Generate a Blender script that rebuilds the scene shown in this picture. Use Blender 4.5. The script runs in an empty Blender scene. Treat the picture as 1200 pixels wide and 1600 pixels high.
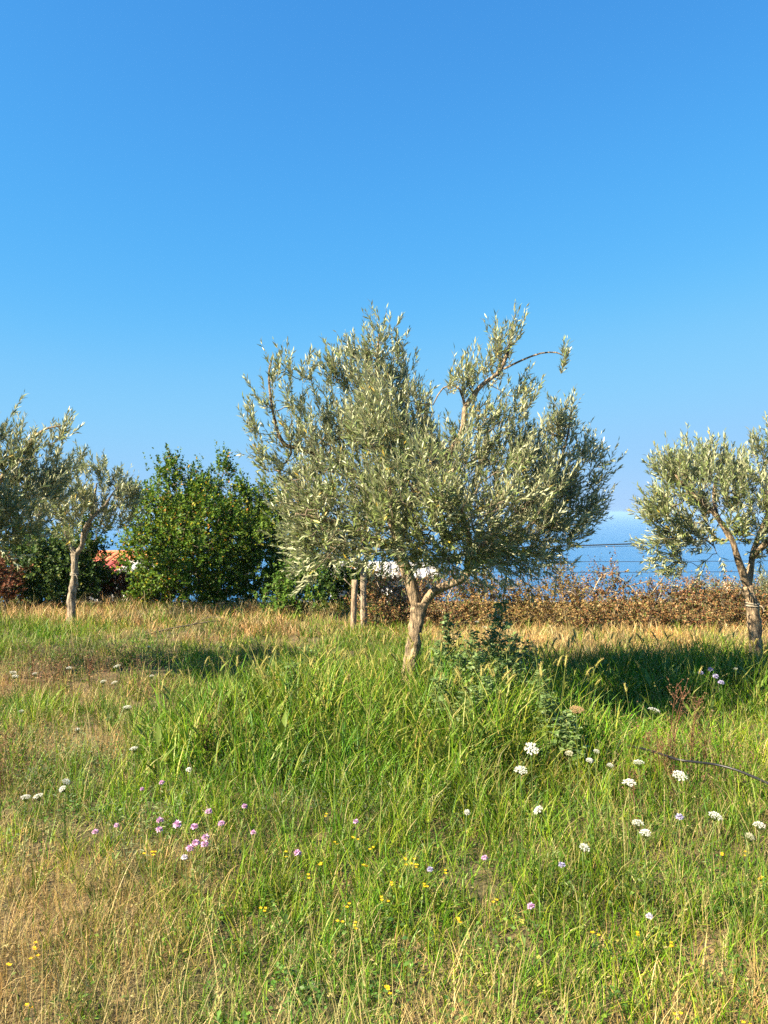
import bpy, math, random
import numpy as np
from mathutils import Vector, Matrix, Euler

R = math.radians
rng = np.random.default_rng(7)
random.seed(7)
scene = bpy.context.scene
COL = scene.collection

# ------------------------------------------------------------------ camera
EYE = 1.6
cam_d = bpy.data.cameras.new('camera')
cam = bpy.data.objects.new('camera', cam_d)
COL.objects.link(cam)
cam.location = (0, 0, EYE)
cam.rotation_euler = (R(90), 0, 0)
cam_d.sensor_fit = 'VERTICAL'
cam_d.sensor_height = 24.0
cam_d.lens = 24.0 * 1202 / 1600
cam_d.clip_start = 0.05
cam_d.clip_end = 90000
scene.camera = cam

# ------------------------------------------------------------------ sky and sun
SUN_EL, SUN_AZ = 38.0, 26.0          # light travels to +x, swung SUN_AZ degrees towards +y
world = bpy.data.worlds.new('World')
scene.world = world
world.use_nodes = True
wn = world.node_tree
wn.nodes.clear()
sky = wn.nodes.new('ShaderNodeTexSky')
sky.sky_type = 'NISHITA'
sky.sun_disc = False
sky.sun_elevation = R(SUN_EL)
sky.sun_rotation = R(-(90 + SUN_AZ))
sky.altitude = 0
sky.air_density = 1.0
sky.dust_density = 0.0
sky.ozone_density = 4.0
# photographic tone response for the sky, one curve for the whole dome: deep saturated blue overhead, no clipping near the horizon
sc0 = wn.nodes.new('ShaderNodeMix'); sc0.data_type = 'RGBA'; sc0.blend_type = 'MULTIPLY'; sc0.inputs['Factor'].default_value = 1
sc0.inputs['B'].default_value = (.1, .1, .1, 1)
cv = wn.nodes.new('ShaderNodeRGBCurve')
for ch, pts in enumerate([[(0, 0), (.08, .065), (.14, .115), (.25, .24), (.57, .36), (1, .44)],
                          [(0, 0), (.15, .328), (.25, .48), (.41, .615), (.70, .645), (1, .68)],
                          [(0, 0), (.15, .50), (.29, .807), (.44, .96), (.61, .985), (1, .99)]]):
    c = cv.mapping.curves[ch]
    while len(c.points) < len(pts): c.points.new(.5, .5)
    for p, q in zip(c.points, pts): p.location = q
cv.mapping.update()
sc1 = wn.nodes.new('ShaderNodeMix'); sc1.data_type = 'RGBA'; sc1.blend_type = 'MULTIPLY'; sc1.inputs['Factor'].default_value = 1
EXPOSURE = 1.97
k = 1 / (.12 * 2 ** EXPOSURE)
sc1.inputs['B'].default_value = (k, k, k, 1)
bgn = wn.nodes.new('ShaderNodeBackground')
bgn.inputs['Strength'].default_value = 0.12
wo = wn.nodes.new('ShaderNodeOutputWorld')
wn.links.new(sky.outputs['Color'], sc0.inputs['A'])
wn.links.new(sc0.outputs['Result'], cv.inputs['Color'])
wn.links.new(cv.outputs['Color'], sc1.inputs['A'])
wn.links.new(sc1.outputs['Result'], bgn.inputs['Color'])
wn.links.new(bgn.outputs[0], wo.inputs['Surface'])

sun_d = bpy.data.lights.new('sun', 'SUN')
sun_d.energy = 5.0
sun_d.angle = R(0.5)
sun_d.color = (1.0, 0.85, 0.62)
sun = bpy.data.objects.new('sun', sun_d)
COL.objects.link(sun)
ldir = Vector((math.cos(R(SUN_AZ)) * math.cos(R(SUN_EL)), math.sin(R(SUN_AZ)) * math.cos(R(SUN_EL)), -math.sin(R(SUN_EL))))
sun.rotation_euler = ldir.to_track_quat('-Z', 'Y').to_euler()
sun.location = (-20, -10, 20)

scene.view_settings.view_transform = 'Standard'
scene.view_settings.look = 'None'
scene.view_settings.exposure = EXPOSURE
scene.view_settings.gamma = 1.0
scene.cycles.max_bounces = 6
scene.cycles.diffuse_bounces = 2
scene.cycles.glossy_bounces = 2
scene.cycles.transmission_bounces = 4
scene.cycles.transparent_max_bounces = 4
scene.cycles.volume_bounces = 0
scene.cycles.use_denoising = False
scene.cycles.caustics_reflective = False
scene.cycles.caustics_refractive = False


# ================================================================== helpers
def link(o, parent=None):
    COL.objects.link(o)
    if parent is not None:
        o.parent = parent
    return o


def tag(o, label=None, cat=None, group=None, kind=None):
    if label: o['label'] = label
    if cat: o['category'] = cat
    if group: o['group'] = group
    if kind: o['kind'] = kind
    return o


def empty(name, loc, rz=0.0):
    o = bpy.data.objects.new(name, None)
    o.empty_display_size = 0.1
    o.location = loc
    o.rotation_euler = (0, 0, rz)
    return link(o)


def mk_mesh(name, V, Q=None, T=None, C=None, mat=None, smooth=False):
    V = np.asarray(V, np.float32)
    Q = np.zeros((0, 4), np.int32) if Q is None else np.asarray(Q, np.int32).reshape(-1, 4)
    T = np.zeros((0, 3), np.int32) if T is None else np.asarray(T, np.int32).reshape(-1, 3)
    me = bpy.data.meshes.new(name)
    me.vertices.add(len(V))
    me.vertices.foreach_set('co', V.ravel())
    me.loops.add(Q.size + T.size)
    me.loops.foreach_set('vertex_index', np.concatenate([Q.ravel(), T.ravel()]))
    me.polygons.add(len(Q) + len(T))
    me.polygons.foreach_set('loop_start', np.concatenate([np.arange(len(Q)) * 4, Q.size + np.arange(len(T)) * 3]).astype(np.int32))
    if smooth:
        me.polygons.foreach_set('use_smooth', np.ones(len(Q) + len(T), bool))
    me.update(calc_edges=True)
    if C is not None:
        C = np.asarray(C, np.float32)
        a = me.attributes.new('col', 'FLOAT_COLOR', 'POINT')
        a.data.foreach_set('color', np.c_[C, np.ones(len(C), np.float32)].astype(np.float32).ravel())
    if mat is not None:
        me.materials.append(mat)
    return me


def mk_obj(name, me, parent=None):
    return link(bpy.data.objects.new(name, me), parent)


class MB:
    """collects pieces of one mesh"""
    def __init__(self):
        self.V, self.Q, self.T, self.C, self.n = [], [], [], [], 0

    def add(self, V, Q=None, T=None, C=None):
        V = np.asarray(V, float)
        if Q is not None and len(Q): self.Q.append(np.asarray(Q).reshape(-1, 4) + self.n)
        if T is not None and len(T): self.T.append(np.asarray(T).reshape(-1, 3) + self.n)
        self.V.append(V)
        if C is None: C = (1, 1, 1)
        C = np.asarray(C, float)
        if C.ndim == 1: C = np.tile(C, (len(V), 1))
        self.C.append(C)
        self.n += len(V)

    def mesh(self, name, mat, smooth=False):
        return mk_mesh(name, np.concatenate(self.V), np.concatenate(self.Q) if self.Q else None,
                       np.concatenate(self.T) if self.T else None, np.concatenate(self.C), mat, smooth)

    def box(self, x0, x1, y0, y1, z0, z1, C=None):
        V = [(x, y, z) for z in (z0, z1) for y in (y0, y1) for x in (x0, x1)]
        self.add(V, Q=[(0, 2, 3, 1), (4, 5, 7, 6), (0, 1, 5, 4), (2, 6, 7, 3), (0, 4, 6, 2), (1, 3, 7, 5)], C=C)


def frames(path):
    path = np.asarray(path, float)
    t = np.gradient(path, axis=0)
    t /= np.linalg.norm(t, axis=1)[:, None] + 1e-9
    up = np.array([0.31, 0.95, 0.05])
    a = np.cross(t, up); a /= np.linalg.norm(a, axis=1)[:, None] + 1e-9
    b = np.cross(t, a)
    return t, a, b


def tube(path, rad, sides=8, fn=None, cap=True):
    path = np.asarray(path, float)
    rad = np.broadcast_to(np.asarray(rad, float), (len(path),))
    t, a, b = frames(path)
    th = np.arange(sides) / sides * 2 * math.pi
    rr = rad[:, None] * np.ones((1, sides))
    if fn is not None:
        rr = rr * fn(np.linspace(0, 1, len(path))[:, None], th[None, :])
    V = path[:, None, :] + rr[..., None] * (np.cos(th)[None, :, None] * a[:, None, :] + np.sin(th)[None, :, None] * b[:, None, :])
    V = V.reshape(-1, 3)
    n = len(path)
    i = np.arange(n - 1)[:, None] * sides
    j = np.arange(sides)[None, :]
    k = (j + 1) % sides
    Q = np.stack([i + j, i + k, i + sides + k, i + sides + j], -1).reshape(-1, 4)
    T = []
    if cap:
        V = np.vstack([V, path[0], path[-1]])
        b0, b1 = n * sides, n * sides + 1
        for s in range(sides):
            T.append((b0, (s + 1) % sides, s))
            T.append((b1, (n - 1) * sides + s, (n - 1) * sides + (s + 1) % sides))
    return V, Q, np.array(T, int).reshape(-1, 3)


def resample(pts, n):
    """Catmull-Rom through pts, n points"""
    P = np.asarray(pts, float)
    P = np.vstack([2 * P[0] - P[1], P, 2 * P[-1] - P[-2]])
    m = len(P) - 3
    u = np.linspace(0, m - 1e-6, n)
    i = u.astype(int); f = (u - i)[:, None]
    p0, p1, p2, p3 = P[i], P[i + 1], P[i + 2], P[i + 3]
    return 0.5 * (2 * p1 + (p2 - p0) * f + (2 * p0 - 5 * p1 + 4 * p2 - p3) * f ** 2 + (3 * p1 - p0 - 3 * p2 + p3) * f ** 3)


def fbm(x, y, s=1.0, seed=0.0):
    x, y = np.asarray(x) * s, np.asarray(y) * s
    v = 0
    for k, (a, fx, fy, p) in enumerate([(1, 1.0, .37, 0.3), (1, -.52, 1.1, 1.9), (.6, 1.9, 1.4, 4.1), (.6, -1.7, 2.1, 2.2), (.35, 3.9, -2.9, .7), (.35, 3.1, 4.3, 5.2), (.2, -7.1, 6.3, 3.3), (.2, 6.7, 8.1, 1.1)]):
        v = v + a * np.sin(fx * x + fy * y + p + seed * (1.7 + k) + 1.3 * np.sin(.7 * fy * x - .6 * fx * y + seed + k))
    return v / 2.3


def smooth(a, b, x):
    t = np.clip((x - a) / (b - a), 0, 1)
    return t * t * (3 - 2 * t)


def unit(v):
    v = np.asarray(v, float)
    return v / (np.linalg.norm(v, axis=-1, keepdims=True) + 1e-9)


# ================================================================== materials
def mat_base(name):
    m = bpy.data.materials.new(name)
    m.use_nodes = True
    nt = m.node_tree
    return m, nt, nt.nodes['Principled BSDF'], nt.nodes['Material Output']


def plain(name, color, rough=0.8, noise=0.15, scale=6.0, bump=0.0, coord='Object'):
    m, nt, b, out = mat_base(name)
    tc = nt.nodes.new('ShaderNodeTexCoord')
    no = nt.nodes.new('ShaderNodeTexNoise'); no.inputs['Scale'].default_value = scale; no.inputs['Detail'].default_value = 6
    nt.links.new(tc.outputs[coord], no.inputs['Vector'])
    mx = nt.nodes.new('ShaderNodeMix'); mx.data_type = 'RGBA'
    c = np.array(color)
    mx.inputs['A'].default_value = (*np.clip(c * (1 - 2 * noise), 0, 1), 1)
    mx.inputs['B'].default_value = (*np.clip(c * (1 + 2 * noise), 0, 1), 1)
    nt.links.new(no.outputs['Fac'], mx.inputs['Factor'])
    nt.links.new(mx.outputs['Result'], b.inputs['Base Color'])
    b.inputs['Roughness'].default_value = rough
    if bump:
        bp = nt.nodes.new('ShaderNodeBump'); bp.inputs['Strength'].default_value = bump; bp.inputs['Distance'].default_value = 0.02
        nt.links.new(no.outputs['Fac'], bp.inputs['Height'])
        nt.links.new(bp.outputs['Normal'], b.inputs['Normal'])
    return m


def leaf_mat(name, under=None, rough=0.5, transl=0.25, spec=0.4, instanced=False):
    """vertex colour 'col' is each leaf's own pigment; 'under' is the real colour of the lower leaf face"""
    m, nt, b, out = mat_base(name)
    at = nt.nodes.new('ShaderNodeAttribute'); at.attribute_name = 'col'
    src = at.outputs['Color']
    if instanced:
        ti = nt.nodes.new('ShaderNodeAttribute'); ti.attribute_type = 'INSTANCER'; ti.attribute_name = 'tint'
        mu = nt.nodes.new('ShaderNodeMix'); mu.data_type = 'RGBA'; mu.blend_type = 'MULTIPLY'; mu.inputs['Factor'].default_value = 1
        nt.links.new(src, mu.inputs['A']); nt.links.new(ti.outputs['Color'], mu.inputs['B'])
        src = mu.outputs['Result']
    if under is not None:
        ge = nt.nodes.new('ShaderNodeNewGeometry')
        mx = nt.nodes.new('ShaderNodeMix'); mx.data_type = 'RGBA'
        nt.links.new(ge.outputs['Backfacing'], mx.inputs['Factor'])
        nt.links.new(src, mx.inputs['A']); mx.inputs['B'].default_value = (*under, 1)
        src = mx.outputs['Result']
    nt.links.new(src, b.inputs['Base Color'])
    b.inputs['Roughness'].default_value = rough
    b.inputs['Specular IOR Level'].default_value = spec
    tr = nt.nodes.new('ShaderNodeBsdfTranslucent')
    nt.links.new(src, tr.inputs['Color'])
    ms = nt.nodes.new('ShaderNodeMixShader'); ms.inputs[0].default_value = transl
    nt.links.new(b.outputs[0], ms.inputs[1]); nt.links.new(tr.outputs[0], ms.inputs[2])
    nt.links.new(ms.outputs[0], out.inputs['Surface'])
    return m


def bark_mat(name, dark, light, scale=1.0):
    m, nt, b, out = mat_base(name)
    tc = nt.nodes.new('ShaderNodeTexCoord')
    mp = nt.nodes.new('ShaderNodeMapping'); mp.inputs['Scale'].default_value = (42 * scale, 42 * scale, 9 * scale)
    nt.links.new(tc.outputs['Object'], mp.inputs['Vector'])
    n1 = nt.nodes.new('ShaderNodeTexNoise'); n1.inputs['Scale'].default_value = 1.0; n1.inputs['Detail'].default_value = 8; n1.inputs['Roughness'].default_value = .65
    nt.links.new(mp.outputs[0], n1.inputs['Vector'])
    n2 = nt.nodes.new('ShaderNodeTexNoise'); n2.inputs['Scale'].default_value = 5.0; n2.inputs['Detail'].default_value = 4
    nt.links.new(tc.outputs['Object'], n2.inputs['Vector'])
    cr = nt.nodes.new('ShaderNodeValToRGB')
    e = cr.color_ramp.elements
    e[0].position = .40; e[0].color = (*dark, 1)
    e[1].position = .60; e[1].color = (*light, 1)
    nt.links.new(n1.outputs['Fac'], cr.inputs['Fac'])
    mx = nt.nodes.new('ShaderNodeMix'); mx.data_type = 'RGBA'; mx.blend_type = 'MULTIPLY'
    mx.inputs['Factor'].default_value = .55
    nt.links.new(cr.outputs['Color'], mx.inputs['A']); nt.links.new(n2.outputs['Color'], mx.inputs['B'])
    hv = nt.nodes.new('ShaderNodeHueSaturation'); hv.inputs['Saturation'].default_value = .9; hv.inputs['Value'].default_value = 1.25
    nt.links.new(mx.outputs['Result'], hv.inputs['Color'])
    nt.links.new(cr.outputs['Color'], b.inputs['Base Color'])
    bp = nt.nodes.new('ShaderNodeBump'); bp.inputs['Strength'].default_value = 1.0; bp.inputs['Distance'].default_value = .04
    nt.links.new(n1.outputs['Fac'], bp.inputs['Height']); nt.links.new(bp.outputs['Normal'], b.inputs['Normal'])
    b.inputs['Roughness'].default_value = .9
    return m


M = {}
M['bark'] = bark_mat('olive_bark', (.07, .05, .03), (.42, .31, .19))
M['bark_grey'] = bark_mat('grey_bark', (.09, .07, .05), (.42, .34, .24))
M['twig'] = plain('twig_bark', (.15, .115, .075), .85, .25, 30)
M['olive'] = leaf_mat('olive_leaf', under=(.43, .445, .265), rough=.42, transl=.12, spec=.5)
M['broad'] = leaf_mat('broad_leaf', rough=.55, transl=.3, spec=.22)
M['dryleaf'] = leaf_mat('dry_leaf', rough=.7, transl=.25, spec=.2)
M['grass'] = leaf_mat('grass_blade', rough=.5, transl=.38, spec=.3, instanced=True)
M['plant'] = leaf_mat('plant_leaf', rough=.5, transl=.26, spec=.3)
M['petal'] = leaf_mat('petal', rough=.6, transl=.35, spec=.2)
M['stake'] = bark_mat('stake_wood', (.14, .10, .065), (.42, .31, .20))
M['cord'] = plain('tie_cord', (.36, .31, .23), .8, .15, 60)
M['hose'] = plain('hose_plastic', (.012, .012, .014), .45, .2, 20)
M['wire'] = plain('wire', (.02, .025, .03), .6, .1, 5)


# ================================================================== terrain
def ground_z(x, y):
    x = np.asarray(x, float); y = np.asarray(y, float)
    z = .02 * fbm(x, y, .9) * (1 - smooth(12, 20, y))
    z = z - np.where(y > 12.2, (y - 12.2) * .125 * smooth(12.2, 18, y), 0)
    return np.maximum(z, -63.0)


def grid(xs, ys):
    X, Y = np.meshgrid(xs, ys)
    Z = ground_z(X, Y)
    V = np.stack([X, Y, Z], -1).reshape(-1, 3)
    nx, ny = len(xs), len(ys)
    i, j = np.meshgrid(np.arange(nx - 1), np.arange(ny - 1))
    b = (j * nx + i).ravel()
    return V, np.stack([b, b + 1, b + nx + 1, b + nx], -1)


def soil_mat():
    m, nt, b, out = mat_base('soil')
    tc = nt.nodes.new('ShaderNodeTexCoord')
    n1 = nt.nodes.new('ShaderNodeTexNoise'); n1.inputs['Scale'].default_value = 1.2; n1.inputs['Detail'].default_value = 5
    n2 = nt.nodes.new('ShaderNodeTexNoise'); n2.inputs['Scale'].default_value = 45; n2.inputs['Detail'].default_value = 6
    for n in (n1, n2): nt.links.new(tc.outputs['Object'], n.inputs['Vector'])
    r1 = nt.nodes.new('ShaderNodeValToRGB')
    r1.color_ramp.elements[0].position = .38; r1.color_ramp.elements[0].color = (.09, .085, .03, 1)
    r1.color_ramp.elements[1].position = .62; r1.color_ramp.elements[1].color = (.24, .17, .08, 1)
    nt.links.new(n1.outputs['Fac'], r1.inputs['Fac'])
    r2 = nt.nodes.new('ShaderNodeValToRGB')
    r2.color_ramp.elements[0].position = .3; r2.color_ramp.elements[0].color = (.35, .35, .35, 1)
    r2.color_ramp.elements[1].position = .7; r2.color_ramp.elements[1].color = (1.0, .95, .85, 1)
    nt.links.new(n2.outputs['Fac'], r2.inputs['Fac'])
    mx = nt.nodes.new('ShaderNodeMix'); mx.data_type = 'RGBA'; mx.blend_type = 'MULTIPLY'; mx.inputs['Factor'].default_value = 1
    nt.links.new(r1.outputs['Color'], mx.inputs['A']); nt.links.new(r2.outputs['Color'], mx.inputs['B'])
    nt.links.new(mx.outputs['Result'], b.inputs['Base Color'])
    bp = nt.nodes.new('ShaderNodeBump'); bp.inputs['Strength'].default_value = .7; bp.inputs['Distance'].default_value = .03
    nt.links.new(n2.outputs['Fac'], bp.inputs['Height']); nt.links.new(bp.outputs['Normal'], b.inputs['Normal'])
    b.inputs['Roughness'].default_value = .95
    return m


xs = np.unique(np.concatenate([np.linspace(-9, 9, 61), np.geomspace(9, 1500, 30), -np.geomspace(9, 1500, 30)]))
ys = np.unique(np.concatenate([np.linspace(-8, 20, 80), np.geomspace(20, 1500, 50), -np.geomspace(8, 60, 8)]))
V, Q = grid(xs, ys)
ground = mk_obj('ground', mk_mesh('ground', V, Q, mat=soil_mat(), smooth=True))
tag(ground, 'earth of the olive grove under the grass, falling away to the sea', 'ground', kind='structure')

# sea
m, nt, b, out = mat_base('sea_water')
b.inputs['Base Color'].default_value = (.016, .095, .23, 1)
b.inputs['Roughness'].default_value = .28
b.inputs['IOR'].default_value = 1.33
tc = nt.nodes.new('ShaderNodeTexCoord')
mp = nt.nodes.new('ShaderNodeMapping'); mp.inputs['Scale'].default_value = (.02, .05, 1)
no = nt.nodes.new('ShaderNodeTexNoise'); no.inputs['Scale'].default_value = 1; no.inputs['Detail'].default_value = 8
bp = nt.nodes.new('ShaderNodeBump'); bp.inputs['Strength'].default_value = .6; bp.inputs['Distance'].default_value = 6
nt.links.new(tc.outputs['Object'], mp.inputs['Vector']); nt.links.new(mp.outputs[0], no.inputs['Vector'])
nt.links.new(no.outputs['Fac'], bp.inputs['Height']); nt.links.new(bp.outputs['Normal'], b.inputs['Normal'])
SEA = -60.0
V = [(-40000, 300, SEA), (40000, 300, SEA), (40000, 40000, SEA), (-40000, 40000, SEA)]
sea = mk_obj('sea', mk_mesh('sea', V, [(0, 1, 2, 3)], mat=m))
tag(sea, 'calm blue sea fading into haze beyond the grove', 'sea', kind='structure')


# ================================================================== leaves and trees
def leaf_template(kind):
    """unit-length leaf along +y, top side +z; returns V, Q, T"""
    if kind == 'olive':
        w1, w2, f = .105, .095, .035
        V = [(0, 0, 0), (-w1, .34, f), (0, .34, 0), (w1, .34, f), (-w2, .7, f * .6 - .03), (0, .7, -.02), (w2, .7, f * .6 - .03), (0, 1, -.07)]
    elif kind == 'lens':            # slim four-triangle leaf
        V = [(0, 0, 0), (-.105, .45, .035), (0, .45, 0), (.105, .45, .035), (0, 1, -.06)]
        return np.array(V, float), np.zeros((0, 4), int), np.array([(0, 2, 1), (0, 3, 2), (1, 2, 4), (2, 3, 4)])
    elif kind == 'diamond':         # broad four-triangle leaf
        V = [(0, 0, 0), (-.33, .5, .09), (0, .5, 0), (.33, .5, .09), (0, 1, -.1)]
        return np.array(V, float), np.zeros((0, 4), int), np.array([(0, 2, 1), (0, 3, 2), (1, 2, 4), (2, 3, 4)])
    elif kind == 'oval':
        w1, w2, f = .24, .22, .07
        V = [(0, 0, 0), (-w1, .35, f), (0, .35, 0), (w1, .35, f), (-w2, .68, f - .04), (0, .68, -.03), (w2, .68, f - .04), (0, 1, -.1)]
    else:
        w1, w2, f = .34, .27, .08
        V = [(0, 0, 0), (-w1, .3, f), (0, .3, 0), (w1, .3, f), (-w2, .65, f * .4 - .05), (0, .65, -.05), (w2, .65, f * .4 - .05), (0, 1, -.16)]
    Q = [(1, 2, 5, 4), (2, 3, 6, 5)]
    T = [(0, 2, 1), (0, 3, 2), (4, 5, 7), (5, 6, 7)]
    return np.array(V, float), np.array(Q), np.array(T)


def scatter_leaves(pos, axis, nrm, size, col, kind):
    """place leaf templates: axis = leaf direction, nrm = upper-face normal"""
    tv, tq, tt = leaf_template(kind)
    a = unit(axis)
    s = unit(np.cross(a, nrm))
    n = np.cross(s, a)
    k = len(tv)
    V = pos[:, None, :] + size[:, None, None] * (tv[None, :, 0:1] * s[:, None, :] + tv[None, :, 1:2] * a[:, None, :] + tv[None, :, 2:3] * n[:, None, :])
    off = (np.arange(len(pos)) * k)[:, None, None]
    return V.reshape(-1, 3), (tq[None] + off).reshape(-1, 4), (tt[None] + off).reshape(-1, 3), np.repeat(col, k, axis=0)


class Skeleton:
    def __init__(self):
        self.P, self.par, self.r0 = [], [], []

    def add_path(self, pts, r, parent=None):
        last = parent
        for p, q in zip(pts, np.broadcast_to(r, (len(pts),))):
            self.P.append(p); self.par.append(-1 if last is None else last); self.r0.append(q)
            last = len(self.P) - 1
        return last

    def nearest(self, p):
        return int(np.argmin(np.linalg.norm(np.asarray(self.P) - p, axis=1)))


def grow(root, limbs, blobs, r, crown_c, leafkind, leafmat, colfn, n_leaf=(14, 24), shoot_len=(.14, .32), leaf_len=(.045, .07),
         up=.8, outw=.55, rand=.45, leaf_angle=(30, 60), base_r=.0016, names=('twigs', 'crown'), twigmat=None, sag=.0, twig_sides=4, clump=1.0, clump_r=.05, droop=None):
    """limbs: list of (path, radii) in local coordinates; blobs: (centre, radius, n). Adds the joined twig mesh and the leaf mesh under root."""
    sk = Skeleton()
    for pts, rad in limbs:
        par = None
        if sk.P:
            par = sk.nearest(pts[0])
        sk.add_path(pts, rad, par)
    nlimb = len(sk.P)
    tips = []
    for c, rad, n in blobs:
        c = np.asarray(c, float)
        rad = np.broadcast_to(np.asarray(rad, float), (3,))
        m = max(1, int(round(n / clump)))                 # sprays: a few shoots about each sub-centre
        d = unit(r.normal(size=(m, 3))) * (r.random((m, 1)) ** .45) * rad
        i = r.integers(0, m, n)
        tips.append(c + d[i] + r.normal(size=(n, 3)) * np.minimum(rad * .35, clump_r))
    tips = np.concatenate(tips)
    LP = np.asarray(sk.P)
    dist = np.array([np.min(np.linalg.norm(LP - t, axis=1)) for t in tips])
    tips = tips[np.argsort(dist)]
    counts = np.zeros(60000)
    P = np.zeros((60000, 3)); P[:nlimb] = LP
    par = np.full(60000, -1); par[:nlimb] = sk.par
    n = nlimb
    ends, dirs = [], []
    for t in tips:
        D = np.linalg.norm(P[:n] - t, axis=1) + .35 * np.maximum(0, P[:n, 2] - t[2])
        i = int(np.argmin(D))
        d = D[i]
        seg = max(2, int(d / .07)) if droop is not None else max(1, int(d / .12))
        p0 = P[i]
        mid = (p0 + t) / 2 + r.normal(size=3) * d * .1 + np.array([0, 0, -.08 * d])
        last = i
        for k in range(1, seg + 1):
            f = k / seg
            q = (1 - f) ** 2 * p0 + 2 * f * (1 - f) * mid + f * f * t
            P[n] = q; par[n] = last; last = n; n += 1
        ends.append(last); dirs.append(t - mid)
    P = P[:n]; par = par[:n]
    for e in ends:
        k = e
        while k >= 0:
            counts[k] += 1
            k = par[k]
    rad = base_r * np.maximum(counts[:n], 1) ** .42
    # twig segments as one joined mesh
    mb = MB()
    idx = [k for k in range(nlimb, n)]
    A = P[par[idx]]; B = P[idx]
    ra = np.minimum(rad[par[idx]], rad[idx] * 1.25); rb = rad[idx]
    t = unit(B - A); a = unit(np.cross(t, [.31, .95, .05])); bb = np.cross(t, a)
    th = np.arange(twig_sides) / twig_sides * 2 * math.pi
    ring = np.cos(th)[None, :, None] * a[:, None] + np.sin(th)[None, :, None] * bb[:, None]
    V = np.concatenate([A[:, None] + ring * ra[:, None, None], B[:, None] + ring * rb[:, None, None]], 1)
    s = twig_sides
    j = np.arange(s); k2 = (j + 1) % s
    q = np.stack([j, k2, s + k2, s + j], -1)
    Qs = (q[None] + (np.arange(len(idx)) * 2 * s)[:, None, None]).reshape(-1, 4)
    mb.add(V.reshape(-1, 3), Qs)
    # shoots + leaves
    E = P[ends]
    outv = E - np.asarray(crown_c)
    upz = np.full(len(E), up) if droop is None else droop[1] + (up - droop[1]) * smooth(droop[0], droop[0] + .55, E[:, 2])
    dirs = unit(unit(dirs) * .5 + unit(outv) * outw + np.stack([0 * upz, 0 * upz, upz], -1) + r.normal(size=E.shape) * rand)
    LPs, LA, LN, LS, LC = [], [], [], [], []
    for e, d in zip(E, dirs):
        L = r.uniform(*shoot_len)
        nl = r.integers(*n_leaf)
        bend = np.array([0, 0, .25 - sag]) + r.normal(size=3) * .15
        fs = np.linspace(.02, 1, 5)
        pts = e + d * (fs * L)[:, None] + bend * (fs ** 2 * L * .35)[:, None]
        if droop is not None:
            Vt, Qt, Tt = tube(pts[[0, 2, 4]], np.linspace(base_r, base_r * .5, 3), 3, cap=False)
            mb.add(Vt, Qt)
        f = np.sort(r.uniform(-.15, 1, nl)); f[-1] = 1
        pos = e + d * (f * L)[:, None] + bend * (np.maximum(f, 0) ** 2 * L * .35)[:, None]
        side = unit(np.cross(d, r.normal(size=3)))
        side2 = np.cross(d, side)
        phi = np.arange(nl) * math.pi + (np.arange(nl) // 2) * math.pi / 2 + r.normal(size=nl) * .45
        rad_dir = np.cos(phi)[:, None] * side + np.sin(phi)[:, None] * side2
        ang = np.radians(r.uniform(leaf_angle[0], leaf_angle[1], nl)) * (1.15 - .5 * np.maximum(f, 0))
        ax = np.cos(ang)[:, None] * d + np.sin(ang)[:, None] * rad_dir
        ax[:, 2] -= sag
        nr = np.sin(ang)[:, None] * d - np.cos(ang)[:, None] * rad_dir + r.normal(size=(nl, 3)) * .3
        LPs.append(pos); LA.append(ax); LN.append(nr)
        LS.append(r.uniform(leaf_len[0], leaf_len[1], nl) * (1.05 - .25 * np.maximum(f, 0)))
        LC.append(colfn(r, pos, nl))
    V, Qv, Tv, C = scatter_leaves(np.concatenate(LPs), np.concatenate(LA), np.concatenate(LN), np.concatenate(LS), np.concatenate(LC), leafkind)
    tw = mk_obj(names[0], mb.mesh(names[0], twigmat or M['twig']), root)
    tw['kind'] = 'stuff'
    cr = mk_obj(names[1], mk_mesh(names[1], V, Qv, Tv, C, leafmat), root)
    return tw, cr


def olive_col(r, pos, n):
    k = r.uniform(.65, 1.3, n)[:, None]
    c = np.array([.135, .178, .050]) * k
    yel = (r.random(n) < .02)[:, None]
    pale = (r.random(n) < .26)[:, None]
    c = np.where(pale, np.array([.25, .265, .135]) * k, c)
    return np.where(yel, np.array([.42, .30, .04]), c)


def limb_mesh(name, pts, rad, sides, r, mat, parent, n=None, twist=2.0, amp=.15):
    pts = np.asarray(pts, float)
    n = n or max(8, int(np.linalg.norm(np.diff(pts, axis=0), axis=1).sum() / .05))
    path = resample(pts, n)
    u = np.linspace(0, 1, len(rad)); rr = np.interp(np.linspace(0, 1, n), u, rad)
    ph = r.uniform(0, 6, 6)
    L = n * .05

    def fn(v, th):
        return 1 + amp * (np.sin(2 * th + twist * v * L * 3 + ph[0]) * .6 + np.sin(3 * th - twist * v * L * 2 + ph[1]) * .6 + np.sin(5 * th + 9 * v * L + ph[2]) * .35
                          + .5 * np.sin(14 * v * L + 2 * th + ph[3]) + .35 * np.sin(31 * v * L + th + ph[4]))
    V, Q, T = tube(path, rr, sides, fn)
    return mk_obj(name, mk_mesh(name, V, Q, T, mat=mat, smooth=True), parent), path, rr


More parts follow.
